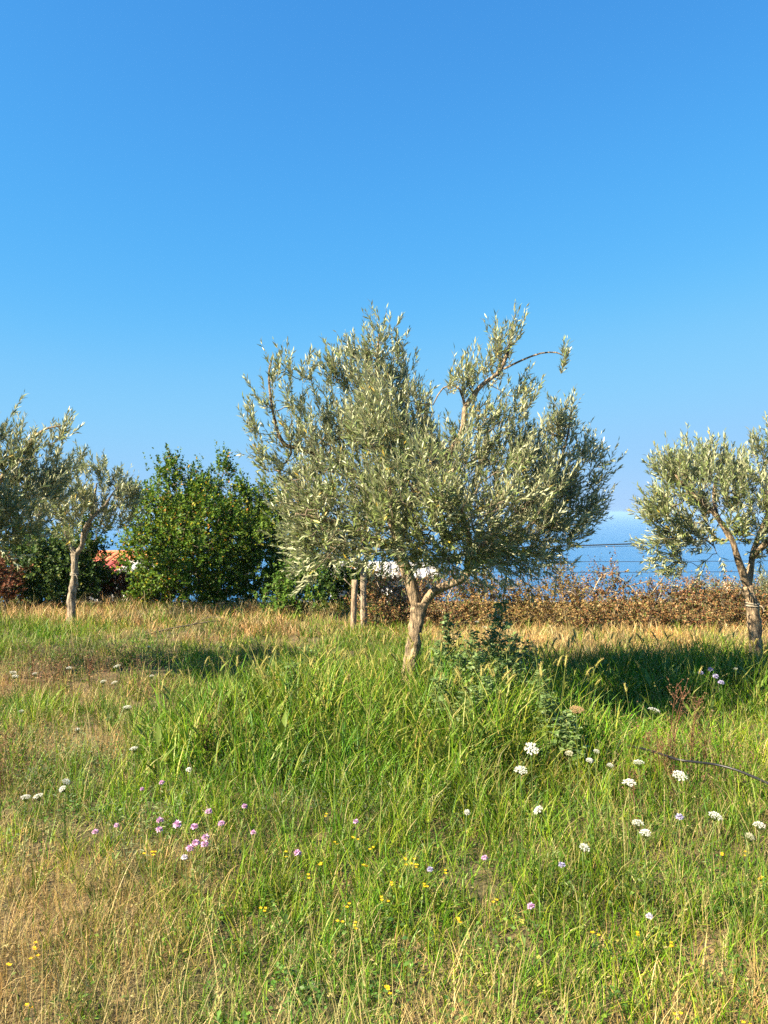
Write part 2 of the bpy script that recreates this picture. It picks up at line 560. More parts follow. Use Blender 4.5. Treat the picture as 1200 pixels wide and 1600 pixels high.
def tie(parent, path_pt, rad, tilt=.1):
    mb = MB()
    for k, dz in enumerate((-.012, .004, .016)):
        th = np.linspace(0, 2 * math.pi, 25)
        p = np.stack([np.cos(th) * rad, np.sin(th) * rad, dz + tilt * np.cos(th) * rad * (1 if k % 2 else -.5)], -1) + np.asarray(path_pt)
        mb.add(*tube(p, .0045, 5, cap=False)[:2])
    p = np.asarray(path_pt) + np.array([[rad * .6, -rad, 0], [rad * 1.0, -rad * 1.2, -.02], [rad * 1.2, -rad * 1.1, -.06]])
    mb.add(*tube(resample(p, 6), .004, 5)[:2])
    return mk_obj('tie', mb.mesh('tie', M['cord'], True), parent)


def olive_tree(label, d, base_px, trunk, limbs, blobs, seed, n_scale=1.0, group='olive trees of the grove', bark='bark', leaf=(.045, .07), tie_at=None, crown_dz=.5):
    """trunk / limbs / blobs are given as (px, py[, depth offset m]) on a picture plane d metres away, turned into metres about the tree's foot"""
    r = np.random.default_rng(seed)
    s = d / 1202
    bx = (base_px - 600) * s
    bz = float(ground_z(bx, d))
    root = empty('olive_tree', (bx, d, bz))
    tag(root, label, 'tree', group)

    def L(px, py, dy=0.0):
        return np.array([(px - base_px) * s, dy, EYE - (py - 797) * s - bz])
    tp = np.array([L(*p[:2]) for p in trunk])
    tr = [p[2] * s for p in trunk]
    tp[0][2] = -.06
    sidesn = 22 if seed == 1 else 14
    _, tpath, trad = limb_mesh('trunk', tp, tr, sidesn, r, M[bark], root, n=40)
    sk = [(tpath[len(tpath) // 2:], trad[len(tpath) // 2:])]
    for lb in limbs:
        pts = np.array([L(*p) for p in lb['p']])
        rad = np.array(lb['r']) * s
        _, path, rr = limb_mesh('branch', pts, rad, 12, r, M[bark], root, amp=.09)
        sk.append((path, rr))
    bl = []
    for (px, py, dy, rp, n) in blobs:
        ry = rp * s * 1.05
        c = L(px, py, dy)
        c[2] -= .13 * float(smooth(850, 620, py)) * (1 if d < 9 else 1.2)      # shoots rise above the point they spring from
        c[0] -= .06 * np.sign(c[0]) * float(smooth(.6, 1.3, abs(c[0])))
        bl.append((c, (rp * s, max(ry, .16), rp * s), max(2, int(n * n_scale))))
    cc = np.mean([b[0] for b in bl], axis=0) - np.array([0, 0, crown_dz])
    grow(root, sk, bl, r, cc, 'lens', M['olive'], olive_col, leaf_len=leaf, n_leaf=(18, 30), shoot_len=(.11, .26), leaf_angle=(18, 58), up=.95, outw=.5, rand=.36, twig_sides=3, clump=8.0, clump_r=.062 * max(1, d / 8), droop=(1.1, -.05 if d < 9 else .35))
    if tie_at is not None:
        k = int(np.argmin(np.abs(tpath[:, 2] - L(0, tie_at)[2])))
        tie(root, tpath[k], trad[k] * 1.16)
    return root


# --- the main tree
main_limbs = [
    dict(p=[(652, 945, 0), (641, 905, 0), (629, 872, .02), (624, 835, .02), (640, 785, -.1), (662, 745, -.25), (690, 715, -.4), (713, 683, -.45), (719, 645, -.42), (742, 613, -.42), (768, 592, -.4), (782, 560, -.4), (788, 518, -.4)], r=[9, 9.5, 8.8, 8, 7, 6, 5, 4.4, 4, 3.4, 2.6, 1.8, 1]),
    dict(p=[(659, 945, 0), (676, 922, -.02), (700, 910, -.05), (720, 901, -.08), (738, 876, -.1), (765, 832, -.1), (820, 790, 0), (868, 745, .1), (888, 690, .1), (898, 640, .1)], r=[7.5, 7, 6.6, 6.2, 5.5, 4.6, 3.8, 3, 2, 1]),
    dict(p=[(625, 850, .02), (600, 790, .1), (566, 745, .1), (520, 716, .0), (470, 700, -.1), (445, 690, -.15), (432, 645, -.2), (426, 590, -.2), (432, 560, -.2)], r=[6, 5.5, 5, 4.5, 3.5, 3, 2.2, 1.5, 1]),
    dict(p=[(625, 840, .02), (612, 770, .25), (600, 700, .3), (592, 640, .25), (588, 570, .2), (592, 510, .2)], r=[7, 6, 5, 4, 3, 1]),
    dict(p=[(640, 785, -.1), (655, 750, .4), (670, 710, .8), (690, 660, 1.0)], r=[6, 5, 4, 2]),
    dict(p=[(738, 872, -.1), (722, 835, -.5), (704, 795, -.85), (690, 750, -1.0)], r=[5, 4.5, 3.5, 2]),
    dict(p=[(627, 860, .02), (580, 835, -.35), (525, 810, -.65), (480, 800, -.8)], r=[5, 4.5, 3.5, 2]),
    dict(p=[(738, 872, -.1), (800, 848, .3), (860, 835, .5), (905, 815, .55)], r=[5, 4, 3, 1.5]),
    dict(p=[(775, 588, -.4), (800, 577, -.45), (825, 569, -.5), (848, 568, -.5), (860, 574, -.5)], r=[1.6, 1.3, 1.1, 1, .8]),
    dict(p=[(719, 648, -.42), (712, 620, -.4), (700, 612, -.4), (684, 618, -.4), (672, 640, -.38)], r=[2.2, 1.6, 1.3, 1.0, .8]),
]
main_blobs = [
    # top mass
    (592, 540, .2, 34, 34), (560, 575, .1, 42, 40), (612, 580, .25, 46, 40), (632, 520, .2, 12, 6), (598, 505, .2, 12, 6), (545, 520, .1, 14, 8), (520, 560, .05, 18, 9),
    (560, 640, 0, 62, 60), (620, 640, .2, 62, 60), (590, 640, .5, 60, 34), (560, 640, -.45, 50, 34), (640, 600, .2, 30, 20), (660, 625, .1, 16, 9),
    # left arm
    (430, 565, -.2, 20, 10), (470, 560, -.2, 12, 6), (432, 620, -.2, 26, 8), (462, 610, -.15, 14, 2), (395, 640, -.2, 15, 7), (410, 605, -.2, 12, 6), (460, 660, -.1, 30, 9), (415, 700, -.15, 24, 6), (492, 600, 0, 12, 2), (508, 640, 0, 34, 18),
    (450, 740, -.1, 32, 11), (400, 695, -.2, 10, 5),
    # middle
    (510, 710, -.3, 60, 54), (510, 710, .35, 60, 40), (580, 720, -.6, 76, 70), (580, 720, .6, 76, 60), (650, 700, -.65, 62, 48), (650, 700, .7, 66, 50), (590, 720, 0, 80, 60),
    (655, 660, .3, 40, 30), (690, 700, .3, 50, 40),
    # lower left skirt
    (480, 790, .35, 52, 40), (520, 830, .4, 52, 40), (470, 845, .45, 32, 18), (510, 780, .3, 70, 54), (560, 800, -.95, 62, 56), (590, 820, -.85, 40, 32), (556, 838, .3, 46, 32), (540, 866, .5, 26, 14), (460, 858, .5, 20, 9),
    # lower centre
    (640, 790, -1.1, 70, 60), (670, 825, -.9, 40, 30), (640, 800, .7, 80, 54), (700, 800, -1.05, 70, 60), (700, 800, .2, 80, 60), (725, 835, -.7, 32, 22), (755, 838, .4, 46, 32), (650, 835, .5, 42, 20), (606, 840, -.3, 18, 7),
    # right
    (770, 770, -.75, 66, 56), (770, 780, .5, 80, 62), (830, 790, -.3, 62, 54), (830, 800, .5, 60, 48), (800, 840, -.5, 46, 34), (790, 870, .2, 36, 20), (882, 790, .1, 50, 46), (866, 835, .1, 42, 36), (922, 770, .1, 32, 22), (880, 760, .5, 46, 28),
    # right limb
    (785, 525, -.4, 18, 10), (760, 545, -.4, 16, 7), (770, 575, -.4, 24, 14), (722, 585, -.42, 22, 14), (705, 600, -.4, 14, 6), (808, 605, -.42, 16, 6), (795, 630, -.4, 22, 9), (740, 640, -.35, 36, 22), (780, 670, -.3, 44, 34), (740, 700, -.4, 50, 44), (820, 695, -.2, 30, 12), (860, 574, -.5, 9, 4),
    # right lobe
    (880, 640, .1, 22, 12), (908, 635, .1, 22, 12), (895, 680, .1, 40, 34), (930, 680, .1, 20, 9), (935, 720, .1, 24, 12), (885, 730, .1, 46, 38), (840, 720, 0, 44, 32),
    # foliage over the right limb
    (650, 862, -.6, 20, 10), (690, 866, -.7, 24, 13), (618, 856, -.5, 16, 7), (725, 864, -.5, 22, 10), (665, 850, -.8, 30, 18), (755, 850, -.35, 26, 16), (738, 862, -.3, 14, 6), (785, 845, -.2, 30, 18),
    # hanging bits
    (932, 800, .1, 18, 9), (945, 790, .1, 8, 3), (880, 868, .3, 26, 14), (905, 842, .3, 24, 13), (500, 885, -.2, 18, 5),
]
olive_tree('main olive tree with a forked trunk and broad silvery crown, standing in tall grass', 6.2, 645,
           [(637, 1107, 17), (640, 1060, 13), (646, 1010, 11.2), (651, 970, 10.8), (655, 938, 11.8)], main_limbs, main_blobs, 1, n_scale=1.38, leaf=(.036, .080))

# --- tree at the right edge
olive_tree('olive tree at the right edge with a tied trunk forking in a V', 7.6, 1180,
           [(1181, 1050, 11), (1180, 1000, 9.6), (1176, 945, 9), (1168, 912, 8.2)],
           [dict(p=[(1168, 914, 0), (1156, 890, -.05), (1144, 865, -.1), (1134, 835, -.1), (1105, 795, -.1), (1070, 765, -.1), (1050, 740, -.1)], r=[6, 5.5, 5, 4.2, 3.5, 2.6, 1.5]),
            dict(p=[(1169, 914, 0), (1177, 885, .05), (1186, 855, .1), (1205, 810, .1), (1225, 770, .1), (1240, 720, .1)], r=[5.5, 5, 4.2, 3.5, 2.6, 1.5]),
            dict(p=[(1134, 838, -.1), (1140, 800, .3), (1150, 760, .5), (1160, 720, .5)], r=[4, 3.5, 3, 1.5]),
            dict(p=[(1180, 870, .08), (1185, 820, -.4), (1190, 770, -.6), (1192, 715, -.6)], r=[4.5, 4, 3, 1.5])],
           [(1045, 760, 0, 46, 40), (1005, 800, 0, 20, 9), (1030, 800, -.2, 42, 34), (1050, 715, 0, 20, 10), (1080, 715, 0, 32, 20), (1110, 700, .1, 18, 8), (1090, 770, -.4, 58, 56), (1090, 770, .5, 60, 46), (1060, 840, 0, 46, 34), (1045, 870, 0, 22, 11), (1100, 845, .2, 42, 22), (1140, 735, 0, 42, 34), (1172, 700, -.1, 20, 9), (1185, 715, -.3, 36, 22), (1150, 790, -.6, 62, 60), (1160, 800, .6, 66, 46), (1200, 780, 0, 64, 56), (1210, 830, -.3, 40, 26), (1185, 840, .2, 30, 16), (1260, 760, 0, 80, 60), (1270, 820, .2, 60, 40), (1320, 790, 0, 50, 30), (1240, 710, 0, 40, 22), (1080, 885, .1, 14, 4)],
           2, n_scale=1.3, leaf=(.056, .088), tie_at=942)

# --- tree at the left, tied trunk
olive_tree('smaller olive tree with a pale tied trunk at the left, before dark shrubs', 11.0, 113,
           [(113, 972, 8), (112, 935, 6.5), (116, 900, 5.4), (117, 862, 5)],
           [dict(p=[(117, 864, 0), (110, 848, 0), (104, 832, 0), (96, 800, 0), (90, 770, 0)], r=[4, 3.6, 3, 2.4, 1]),
            dict(p=[(117, 864, 0), (128, 850, 0), (133, 828, -.05), (146, 808, -.1), (165, 790, -.1), (182, 765, -.1)], r=[4.5, 4, 3.6, 3, 2.2, 1]),
            dict(p=[(130, 842, 0), (128, 815, .3), (130, 780, .4), (135, 750, .4)], r=[3, 2.6, 2, 1])],
           [(130, 755, 0, 36, 34), (150, 740, 0, 24, 14), (95, 770, -.2, 46, 44), (60, 800, 0, 50, 40), (130, 800, -.3, 44, 36), (160, 790, .2, 40, 30), (182, 755, 0, 26, 20), (200, 760, 0, 24, 16), (205, 790, 0, 18, 9), (170, 795, 0, 26, 12), (90, 815, .2, 30, 14), (120, 770, .5, 50, 30)],
           3, n_scale=1.3, leaf=(.07, .1), bark='bark_grey', tie_at=893)

# --- crown reaching in from the left
olive_tree('olive tree reaching in from the left edge, only its silvery crown in view', 7.0, -135,
           [(-135, 1072, 15), (-133, 1010, 13), (-128, 950, 12), (-122, 915, 12)],
           [dict(p=[(-122, 918, 0), (-95, 870, 0), (-60, 820, 0), (-20, 770, 0), (20, 725, 0), (45, 690, 0), (70, 668, 0), (98, 662, 0)], r=[8, 7, 6, 5, 4, 3, 1.6, 1]),
            dict(p=[(-122, 918, 0), (-150, 870, .1), (-190, 810, .2), (-220, 750, .2)], r=[8, 6.5, 5, 2]),
            dict(p=[(-95, 872, 0), (-110, 800, .4), (-115, 730, .6), (-110, 660, .6)], r=[6, 5, 4, 2]),
            dict(p=[(-60, 822, 0), (-30, 800, -.5), (0, 770, -.8)], r=[5, 4, 2])],
           [(20, 690, 0, 42, 34), (50, 675, 0, 18, 8), (98, 668, 0, 12, 7), (82, 690, 0, 12, 4), (-20, 680, 0, 46, 34), (45, 735, 0, 46, 44), (80, 745, .1, 26, 15), (110, 712, .1, 8, 3), (10, 750, -.5, 56, 56), (10, 770, .4, 60, 44), (40, 800, -.3, 46, 42), (0, 825, -.3, 44, 34), (60, 835, 0, 30, 13), (-50, 760, -.6, 60, 48), (-50, 780, .4, 70, 48), (-120, 720, 0, 80, 60), (-120, 800, .3, 70, 40), (-200, 760, 0, 80, 50), (-100, 640, .3, 50, 30), (-180, 670, .2, 60, 34), (-230, 820, 0, 50, 20), (30, 850, -.2, 20, 6)],
           4, n_scale=1.3, leaf=(.056, .09))

# --- tree behind the main one
olive_tree('olive tree behind the main tree, thin trunk beside a stake, crown mostly hidden', 10.6, 569,
           [(569, 980, 5.5), (568, 940, 4.8), (568, 905, 4.5), (568, 880, 4.5)],
           [dict(p=[(568, 882, 0), (545, 860, 0), (515, 830, 0), (490, 790, 0)], r=[4, 3.5, 3, 1.2]),
            dict(p=[(568, 882, 0), (580, 850, 0), (600, 810, 0), (610, 760, 0)], r=[4, 3.5, 3, 1.2])],
           [(490, 810, 0, 48, 40), (465, 845, 0, 24, 14), (520, 850, -.3, 36, 24), (550, 800, .2, 50, 30), (600, 790, 0, 60, 30), (480, 875, 0, 20, 7), (530, 875, 0, 22, 8)],
           5, n_scale=1.7, leaf=(.045, .08), bark='bark_grey')


# --- stake by the tree behind
def stake(px, d, top_py, base_py, wpx, label, lean=0.0):
    s = d / 1202
    x = (px - 600) * s
    gz = float(ground_z(x, d))
    h = EYE - (top_py - 797) * s - gz
    mb = MB()
    n = 9
    path = np.stack([np.linspace(0, lean, n), np.zeros(n), np.linspace(-.15, h, n)], -1)
    r_ = np.random.default_rng(int(px))
    mb.add(*tube(path, np.full(n, wpx * s * .5) * (1 + .05 * r_.normal(size=n)), 9, lambda v, th: 1 + .08 * np.sin(3 * th + 2) + .05 * np.sin(v * 20 + th)))
    o = mk_obj('stake', mb.mesh('stake', M['stake']))
    o.location = (x, d, gz)
    tag(o, label, 'stake')
    return o


stake(551, 10.3, 903, 975, 9.5, 'sawn wooden stake beside the thin trunk behind the main tree', .03)


# ================================================================== shrubs and hedge
def col_mix(stops):
    """stops: (weight, rgb) kinds of leaf pigment on one plant"""
    w = np.array([s[0] for s in stops], float); w /= w.sum()
    c = np.array([s[1] for s in stops], float)

    def fn(r, pos, n):
        i = r.choice(len(w), n, p=w)
        return c[i] * r.uniform(.7, 1.25, n)[:, None]
    return fn


def shrub(name, label, d, foot_px, stems, blobs, colfn, seed, leafkind='diamond', mat='broad', cat='shrub', group=None, leaf=(.035, .055), n_leaf=(12, 20), up=.5, outw=.6, rand=.5,
          shoot=(.12, .3), ang=(35, 70), foliage='foliage', stem_r=3.0, sag=.05, ry=1.0, nsc=3.4, clump=1.0):
    r = np.random.default_rng(seed)
    s = d / 1202
    bx = (foot_px - 600) * s
    bz = float(ground_z(bx, d))
    root = empty(name, (bx, d, bz))
    tag(root, label, cat, group)

    def L(px, py, dy=0.0):
        return np.array([(px - foot_px) * s, dy, EYE - (py - 797) * s - bz])
    sk = []
    for st in stems:
        pts = np.array([L(*p) for p in st])
        pts[0][2] = -.05
        _, path, rr = limb_mesh('stem', pts, np.linspace(stem_r, .8, len(pts)) * s, 7, r, M['bark_grey'], root, amp=.06)
        sk.append((path, rr))
    bl = [(L(px, py, dy), (rp * s, max(rp * s * ry, .12), rp * s), int(n * nsc)) for (px, py, dy, rp, n) in blobs]
    cc = np.mean([b[0] for b in bl], axis=0) - np.array([0, 0, .4])
    grow(root, sk, bl, r, cc, leafkind, M[mat], colfn, n_leaf=n_leaf, shoot_len=shoot, leaf_len=leaf, up=up, outw=outw, rand=rand, leaf_angle=ang, names=('twigs', foliage), sag=sag, base_r=.002, twig_sides=3, clump=clump, clump_r=.09)
    return root


GREEN = col_mix([(7, (.065, .14, .012)), (4, (.12, .195, .014)), (1.0, (.32, .31, .02)), (.3, (.45, .20, .03))])
DARKG = col_mix([(6, (.045, .090, .018)), (3, (.075, .125, .02)), (.3, (.2, .2, .03))])
IVY = col_mix([(5, (.075, .16, .02)), (4, (.12, .21, .03)), (.5, (.25, .26, .05))])
BRAMBLE = col_mix([(5, (.24, .115, .045)), (4, (.33, .19, .08)), (4, (.10, .052, .025)), (1.5, (.40, .29, .14)), (3.4, (.125, .135, .04)), (1.6, (.085, .13, .025))])
REDDRY = col_mix([(5, (.17, .06, .03)), (3, (.24, .11, .05)), (2, (.09, .04, .025)), (1, (.10, .10, .03))])

shrub('green_shrub', 'tall leafy green shrub with yellowing tips, left of the main tree', 13.0, 300,
      [[(318, 925, 0), (300, 860, 0), (275, 800, 0), (262, 745, 0)], [(322, 925, 0), (322, 860, .1), (325, 800, .2), (345, 735, .2)], [(330, 925, .2), (350, 860, .3), (362, 810, .3)], [(310, 925, -.1), (260, 880, -.3), (230, 845, -.3)]],
      [(262, 745, 0, 26, 18), (258, 722, 0, 12, 7), (345, 740, .2, 15, 8), (345, 722, .2, 7, 4), (290, 755, .1, 28, 20), (322, 762, .1, 28, 20), (270, 790, -.3, 46, 50), (325, 795, -.3, 44, 46), (238, 800, -.1, 28, 20), (225, 835, -.2, 28, 22), (260, 850, -.5, 46, 44), (310, 850, -.6, 50, 52), (360, 790, .1, 32, 24), (350, 850, -.2, 46, 40), (300, 800, .5, 60, 34), (250, 890, -.4, 32, 20), (300, 895, -.5, 40, 26), (350, 895, -.2, 36, 20), (215, 870, -.1, 20, 9), (240, 918, -.2, 22, 14), (280, 922, -.3, 24, 16), (325, 922, -.3, 24, 16), (365, 920, -.2, 24, 14)],
      GREEN, 21, group='shrubs along the far edge', leaf=(.036, .066), nsc=3.5, clump=5.0, up=.7)
shrub('green_shrub', 'darker green shrub tucked behind the main crown, beside the tall shrub', 13.2, 405,
      [[(400, 925, 0), (395, 860, 0), (390, 800, 0), (385, 770, 0)], [(410, 925, .1), (425, 860, .1), (435, 800, .1)]],
      [(462, 795, .2, 30, 20), (385, 785, 0, 26, 18), (380, 760, 0, 10, 5), (410, 790, 0, 30, 22), (440, 780, .2, 30, 22), (395, 830, -.3, 42, 42), (440, 830, -.1, 40, 36), (400, 880, -.3, 40, 34), (440, 880, -.1, 36, 28), (470, 820, .2, 40, 28), (480, 870, .2, 36, 22), (395, 920, -.2, 24, 14), (430, 918, -.1, 24, 14)],
      col_mix([(6, (.085, .155, .016)), (3, (.14, .21, .018)), (.7, (.28, .25, .03))]), 22, group='shrubs along the far edge', leaf=(.036, .066), nsc=4.0, clump=4.0)
shrub('dark_shrub', 'dark green shrub in the shade behind the tied left olive tree', 13.0, 95,
      [[(90, 935, 0), (70, 890, 0), (50, 860, 0)], [(100, 935, 0), (120, 880, 0), (150, 840, 0)], [(95, 935, .2), (95, 880, .3), (95, 840, .3)]],
      [(20, 880, 0, 36, 28), (60, 875, -.2, 40, 36), (100, 870, 0, 40, 34), (130, 862, 0, 28, 24), (130, 820, .3, 34, 22), (80, 915, -.3, 34, 26), (120, 910, -.2, 34, 26), (148, 900, 0, 18, 10), (50, 840, .2, 36, 22), (35, 915, -.2, 30, 18)],
      DARKG, 23, group='shrubs along the far edge', leaf=(.045, .08))
shrub('ivy_mound', 'low bright green leafy mound left of the stake', 11.6, 465,
      [[(465, 950, 0), (455, 920, 0), (450, 895, 0)], [(468, 950, 0), (480, 920, 0), (490, 900, 0)]],
      [(460, 905, 0, 26, 26), (450, 930, -.1, 26, 26), (480, 930, -.1, 22, 20), (490, 905, 0, 18, 12), (435, 950, -.2, 16, 9), (470, 885, 0, 14, 8)],
      IVY, 24, leafkind='diamond', leaf=(.035, .06), shoot=(.08, .2))
shrub('dark_shrub', 'dark shaded thicket behind the stake, under the main crown', 12.6, 530,
      [[(530, 955, 0), (520, 920, 0), (510, 890, 0)], [(535, 955, 0), (545, 920, 0), (555, 890, 0)]],
      [(510, 905, 0, 22, 18), (535, 900, 0, 24, 20), (560, 905, 0, 20, 16), (520, 930, 0, 24, 18), (550, 930, 0, 24, 18), (500, 880, 0, 20, 12), (580, 925, 0, 18, 10)],
      DARKG, 27, group='shrubs along the far edge', leaf=(.045, .08))
for px, lab, bl in [(340, 'deep shaded thicket filling in behind the tall green shrub', [(230, 905), (262, 880), (262, 915), (300, 860), (300, 905), (340, 870), (340, 912), (380, 860), (380, 905), (420, 860), (420, 905), (460, 870), (460, 905), (258, 835), (300, 822), (340, 825), (380, 818), (420, 818), (310, 785), (270, 800)]),
                    (60, 'deep shaded thicket behind the dark shrub at the left', [(-20, 880), (-20, 915), (15, 870), (15, 910), (50, 880), (50, 915), (85, 870), (85, 912), (115, 880), (115, 915), (142, 912)])]:
    shrub('thicket', lab, 15.2, px, [[(px - 20, 955, 0), (px - 30, 910, 0), (px - 60, 880, 0)], [(px + 10, 955, 0), (px + 20, 910, 0), (px + 60, 880, 0)]],
          [(a, b_, 0, 26, 26) for a, b_ in bl], DARKG, 28 + px, group='shrubs along the far edge', leaf=(.11, .17), nsc=1.0)
shrub('red_bramble', 'reddish brown dry bramble at the left edge under the olive crown', 12.2, 5,
      [[(0, 945, 0), (-5, 910, 0), (-10, 885, 0)], [(5, 945, 0), (15, 910, 0), (20, 890, 0)]],
      [(0, 895, 0, 26, 34), (-25, 890, 0, 26, 26), (15, 915, -.1, 20, 22), (-15, 925, -.1, 26, 24)],
      REDDRY, 25, leafkind='diamond', mat='dryleaf', cat='bramble', leaf=(.03, .05), shoot=(.08, .22), rand=.9, up=.2)
shrub('red_bramble', 'shaded reddish bramble below the red roofed house', 13.4, 190,
      [[(185, 930, 0), (175, 905, 0), (165, 890, 0)], [(190, 930, 0), (205, 905, 0), (215, 900, 0)]],
      [(165, 895, 0, 16, 18), (180, 905, 0, 20, 26), (205, 910, 0, 22, 28), (225, 915, 0, 16, 16), (160, 915, 0, 20, 20), (190, 922, -.1, 24, 24)],
      REDDRY, 26, leafkind='diamond', mat='dryleaf', cat='bramble', leaf=(.03, .05), shoot=(.08, .22), rand=.9, up=.2)

# the bramble hedge, three masses that can be told apart
hb = dict(leafkind='diamond', mat='dryleaf', cat='hedge', group='dry bramble hedge', leaf=(.018, .042), shoot=(.10, .30), rand=.9, up=.35, ang=(40, 90), sag=.1, n_leaf=(12, 20), ry=1.5, nsc=1.0)


def hedge_blobs(x0, x1, top, bot, seed, n):
    r = np.random.default_rng(seed)
    out = []
    for px in np.arange(x0, x1, 22):
        t = top(px)
        for k in range(n):
            f = (k + .5) / n
            py = t + 14 + (bot - t - 22) * f
            out.append((px + r.uniform(-8, 8), py + r.uniform(-5, 5), -.5 * f + r.uniform(-.15, .15), r.uniform(16, 24), 32))
    return out


def hedge_stems(x0, x1, bot):
    r = np.random.default_rng(int(x0))
    o = []
    for px in np.arange(x0 + 6, x1, 16):
        a = r.uniform(-30, 30)
        o.append([(px, bot, 0), (px + a * .4, bot - 35, r.uniform(-.2, .2)), (px + a, bot - 62, r.uniform(-.3, .3)), (px + a * 1.8, bot - 66 - r.uniform(0, 26), r.uniform(-.5, .3))])
    return o


shrub('bramble_hedge', 'orange brown dry bramble between the stake and the main trunk', 11.2, 640, hedge_stems(575, 720, 985),
      hedge_blobs(580, 735, lambda p: 894 + 7 * math.sin(p * .07) + 5 * math.sin(p * .19), 975, 31, 4), BRAMBLE, 31, stem_r=1.1, **hb)
shrub('bramble_hedge', 'darker brown bramble hedge right of the main trunk', 11.0, 820, hedge_stems(720, 905, 985),
      hedge_blobs(735, 910, lambda p: 893 + 9 * math.sin(p * .04 + 1) + 11 * math.sin(p * .15) + 6 * math.sin(p * .33), 980, 32, 4),
      col_mix([(5, (.20, .12, .045)), (4, (.30, .19, .07)), (3, (.10, .06, .028)), (3, (.15, .155, .04)), (2, (.34, .26, .1))]), 32, stem_r=1.1, **hb)
shrub('bramble_hedge', 'long rusty bramble hedge before the sea, ending behind the right olive', 11.0, 1030, hedge_stems(905, 1190, 985),
      hedge_blobs(910, 1180, lambda p: 906 + 9 * math.sin(p * .045) + 11 * math.sin(p * .13 + 1) + 6 * math.sin(p * .31) - (10 if 930 < p < 960 else 0), 980, 33, 4),
      BRAMBLE, 33, stem_r=1.1, **hb)
shrub('green_bramble', 'green bramble at the right edge behind the tied trunk', 11.4, 1210, hedge_stems(1150, 1290, 985),
      hedge_blobs(1160, 1290, lambda p: 905 - 8 * math.sin(p * .02), 980, 34, 4),
      col_mix([(5, (.09, .10, .035)), (4, (.13, .14, .05)), (2, (.17, .11, .04)), (2, (.06, .075, .03))]), 34, stem_r=1.1, **{**hb, 'group': None})

# pale arching stalks on the hedge
for k, (p, lab) in enumerate([([(925, 925), (940, 900), (958, 892), (975, 900), (985, 915)], 'pale arching cane rising out of the rusty hedge'),
                              ([(1005, 940), (985, 912), (965, 898), (940, 896)], 'pale dry cane leaning left over the hedge'),
                              ([(690, 960), (700, 930), (712, 912), (722, 918)], 'short bent dry cane in front of the dark hedge')]):
    d = 10.7
    s = d / 1202
    pts = np.array([((a - 600) * s, d + .05 * i, EYE - (b_ - 797) * s) for i, (a, b_) in enumerate(p)])
    mb = MB(); mb.add(*tube(resample(pts, 18), np.linspace(.006, .003, 18), 5))
    o = mk_obj('dry_cane', mb.mesh('dry_cane', plain('cane_%d' % k, (.45, .36, .22), .7)))
    tag(o, lab, 'cane')

# ================================================================== far things: houses, far trees, wires
M['roof_orange'] = plain('roof_tile_orange', (.52, .15, .06), .8, .2, 3)
M['roof_red'] = plain('roof_tile_red', (.42, .09, .07), .8, .2, 3)
M['plaster'] = plain('plaster_white', (.74, .73, .70), .9, .05, .6)
M['plaster_grey'] = plain('plaster_grey', (.36, .38, .42), .9, .08, .6)
M['roof_pale'] = plain('roof_pale', (.42, .41, .40), .7, .08, 1)
M['glass'] = plain('window_glass', (.03, .04, .05), .15, .1, 1)
M['stone'] = plain('chimney_stone', (.62, .55, .44), .9, .1, 3)


def house(name, label, d, px0, px1, ridge_py, eave_py, depth, roof_mat, wall_mat, wins=3, over=.35, tile=.5, gable=True):
    s = d / 1202
    x0, x1 = (px0 - 600) * s, (px1 - 600) * s
    w = x1 - x0
    cx = (x0 + x1) / 2
    gz = float(ground_z(cx, d)) - .5
    zr, ze = EYE - (ridge_py - 797) * s - gz, EYE - (eave_py - 797) * s - gz
    root = empty(name, (cx, d, gz))
    tag(root, label, 'house')
    hw, hd = w / 2, depth
    mb = MB()
    mb.box(-hw + over, hw - over, over, hd - over, 0, ze)
    # gable ends
    for sx in (-1, 1):
        xx = sx * (hw - over)
        mb.add([(xx, over, ze), (xx, hd - over, ze), (xx, hd / 2, zr - .12)], T=[(0, 1, 2)])
    mk_obj('wall', mb.mesh('wall', wall_mat), root)
    mb = MB()
    th = .12
    n = max(3, int(w / tile))
    for side in (0, 1):
        ya, yb = (0, hd / 2) if side == 0 else (hd, hd / 2)
        for k in range(n):
            xa, xb = -hw + w * k / n, -hw + w * (k + 1) / n
            xm = (xa + xb) / 2
            V = []
            for yy, zz in ((ya, ze - .1), (yb, zr)):
                V += [(xa, yy, zz), (xm, yy, zz + .09), (xb, yy, zz), (xb, yy, zz - th), (xa, yy, zz - th)]
            mb.add(V, Q=[(0, 1, 6, 5), (1, 2, 7, 6), (2, 3, 8, 7), (4, 0, 5, 9), (3, 4, 9, 8)], T=[(0, 4, 1), (1, 4, 3), (1, 3, 2)])
    rf = mk_obj('roof', mb.mesh('roof', roof_mat), root)
    mb = MB()
    mb.add(*tube([(-hw - .02, hd / 2, zr + .05), (0, hd / 2, zr + .06), (hw + .02, hd / 2, zr + .05)], .12, 8))
    mk_obj('ridge', mb.mesh('ridge', roof_mat), rf)
    for k in range(wins):
        xx = -hw + w * (k + .7) / (wins + .4)
        mb = MB(); mb.box(xx - .5, xx + .5, over - .04, over + .02, ze - 1.9, ze - .6)
        wd = mk_obj('window', mb.mesh('window', M['plaster']), root)
        mb = MB(); mb.box(xx - .42, xx + .42, over - .06, over - .035, ze - 1.82, ze - .68)
        mk_obj('pane', mb.mesh('pane', M['glass']), wd)
    return root


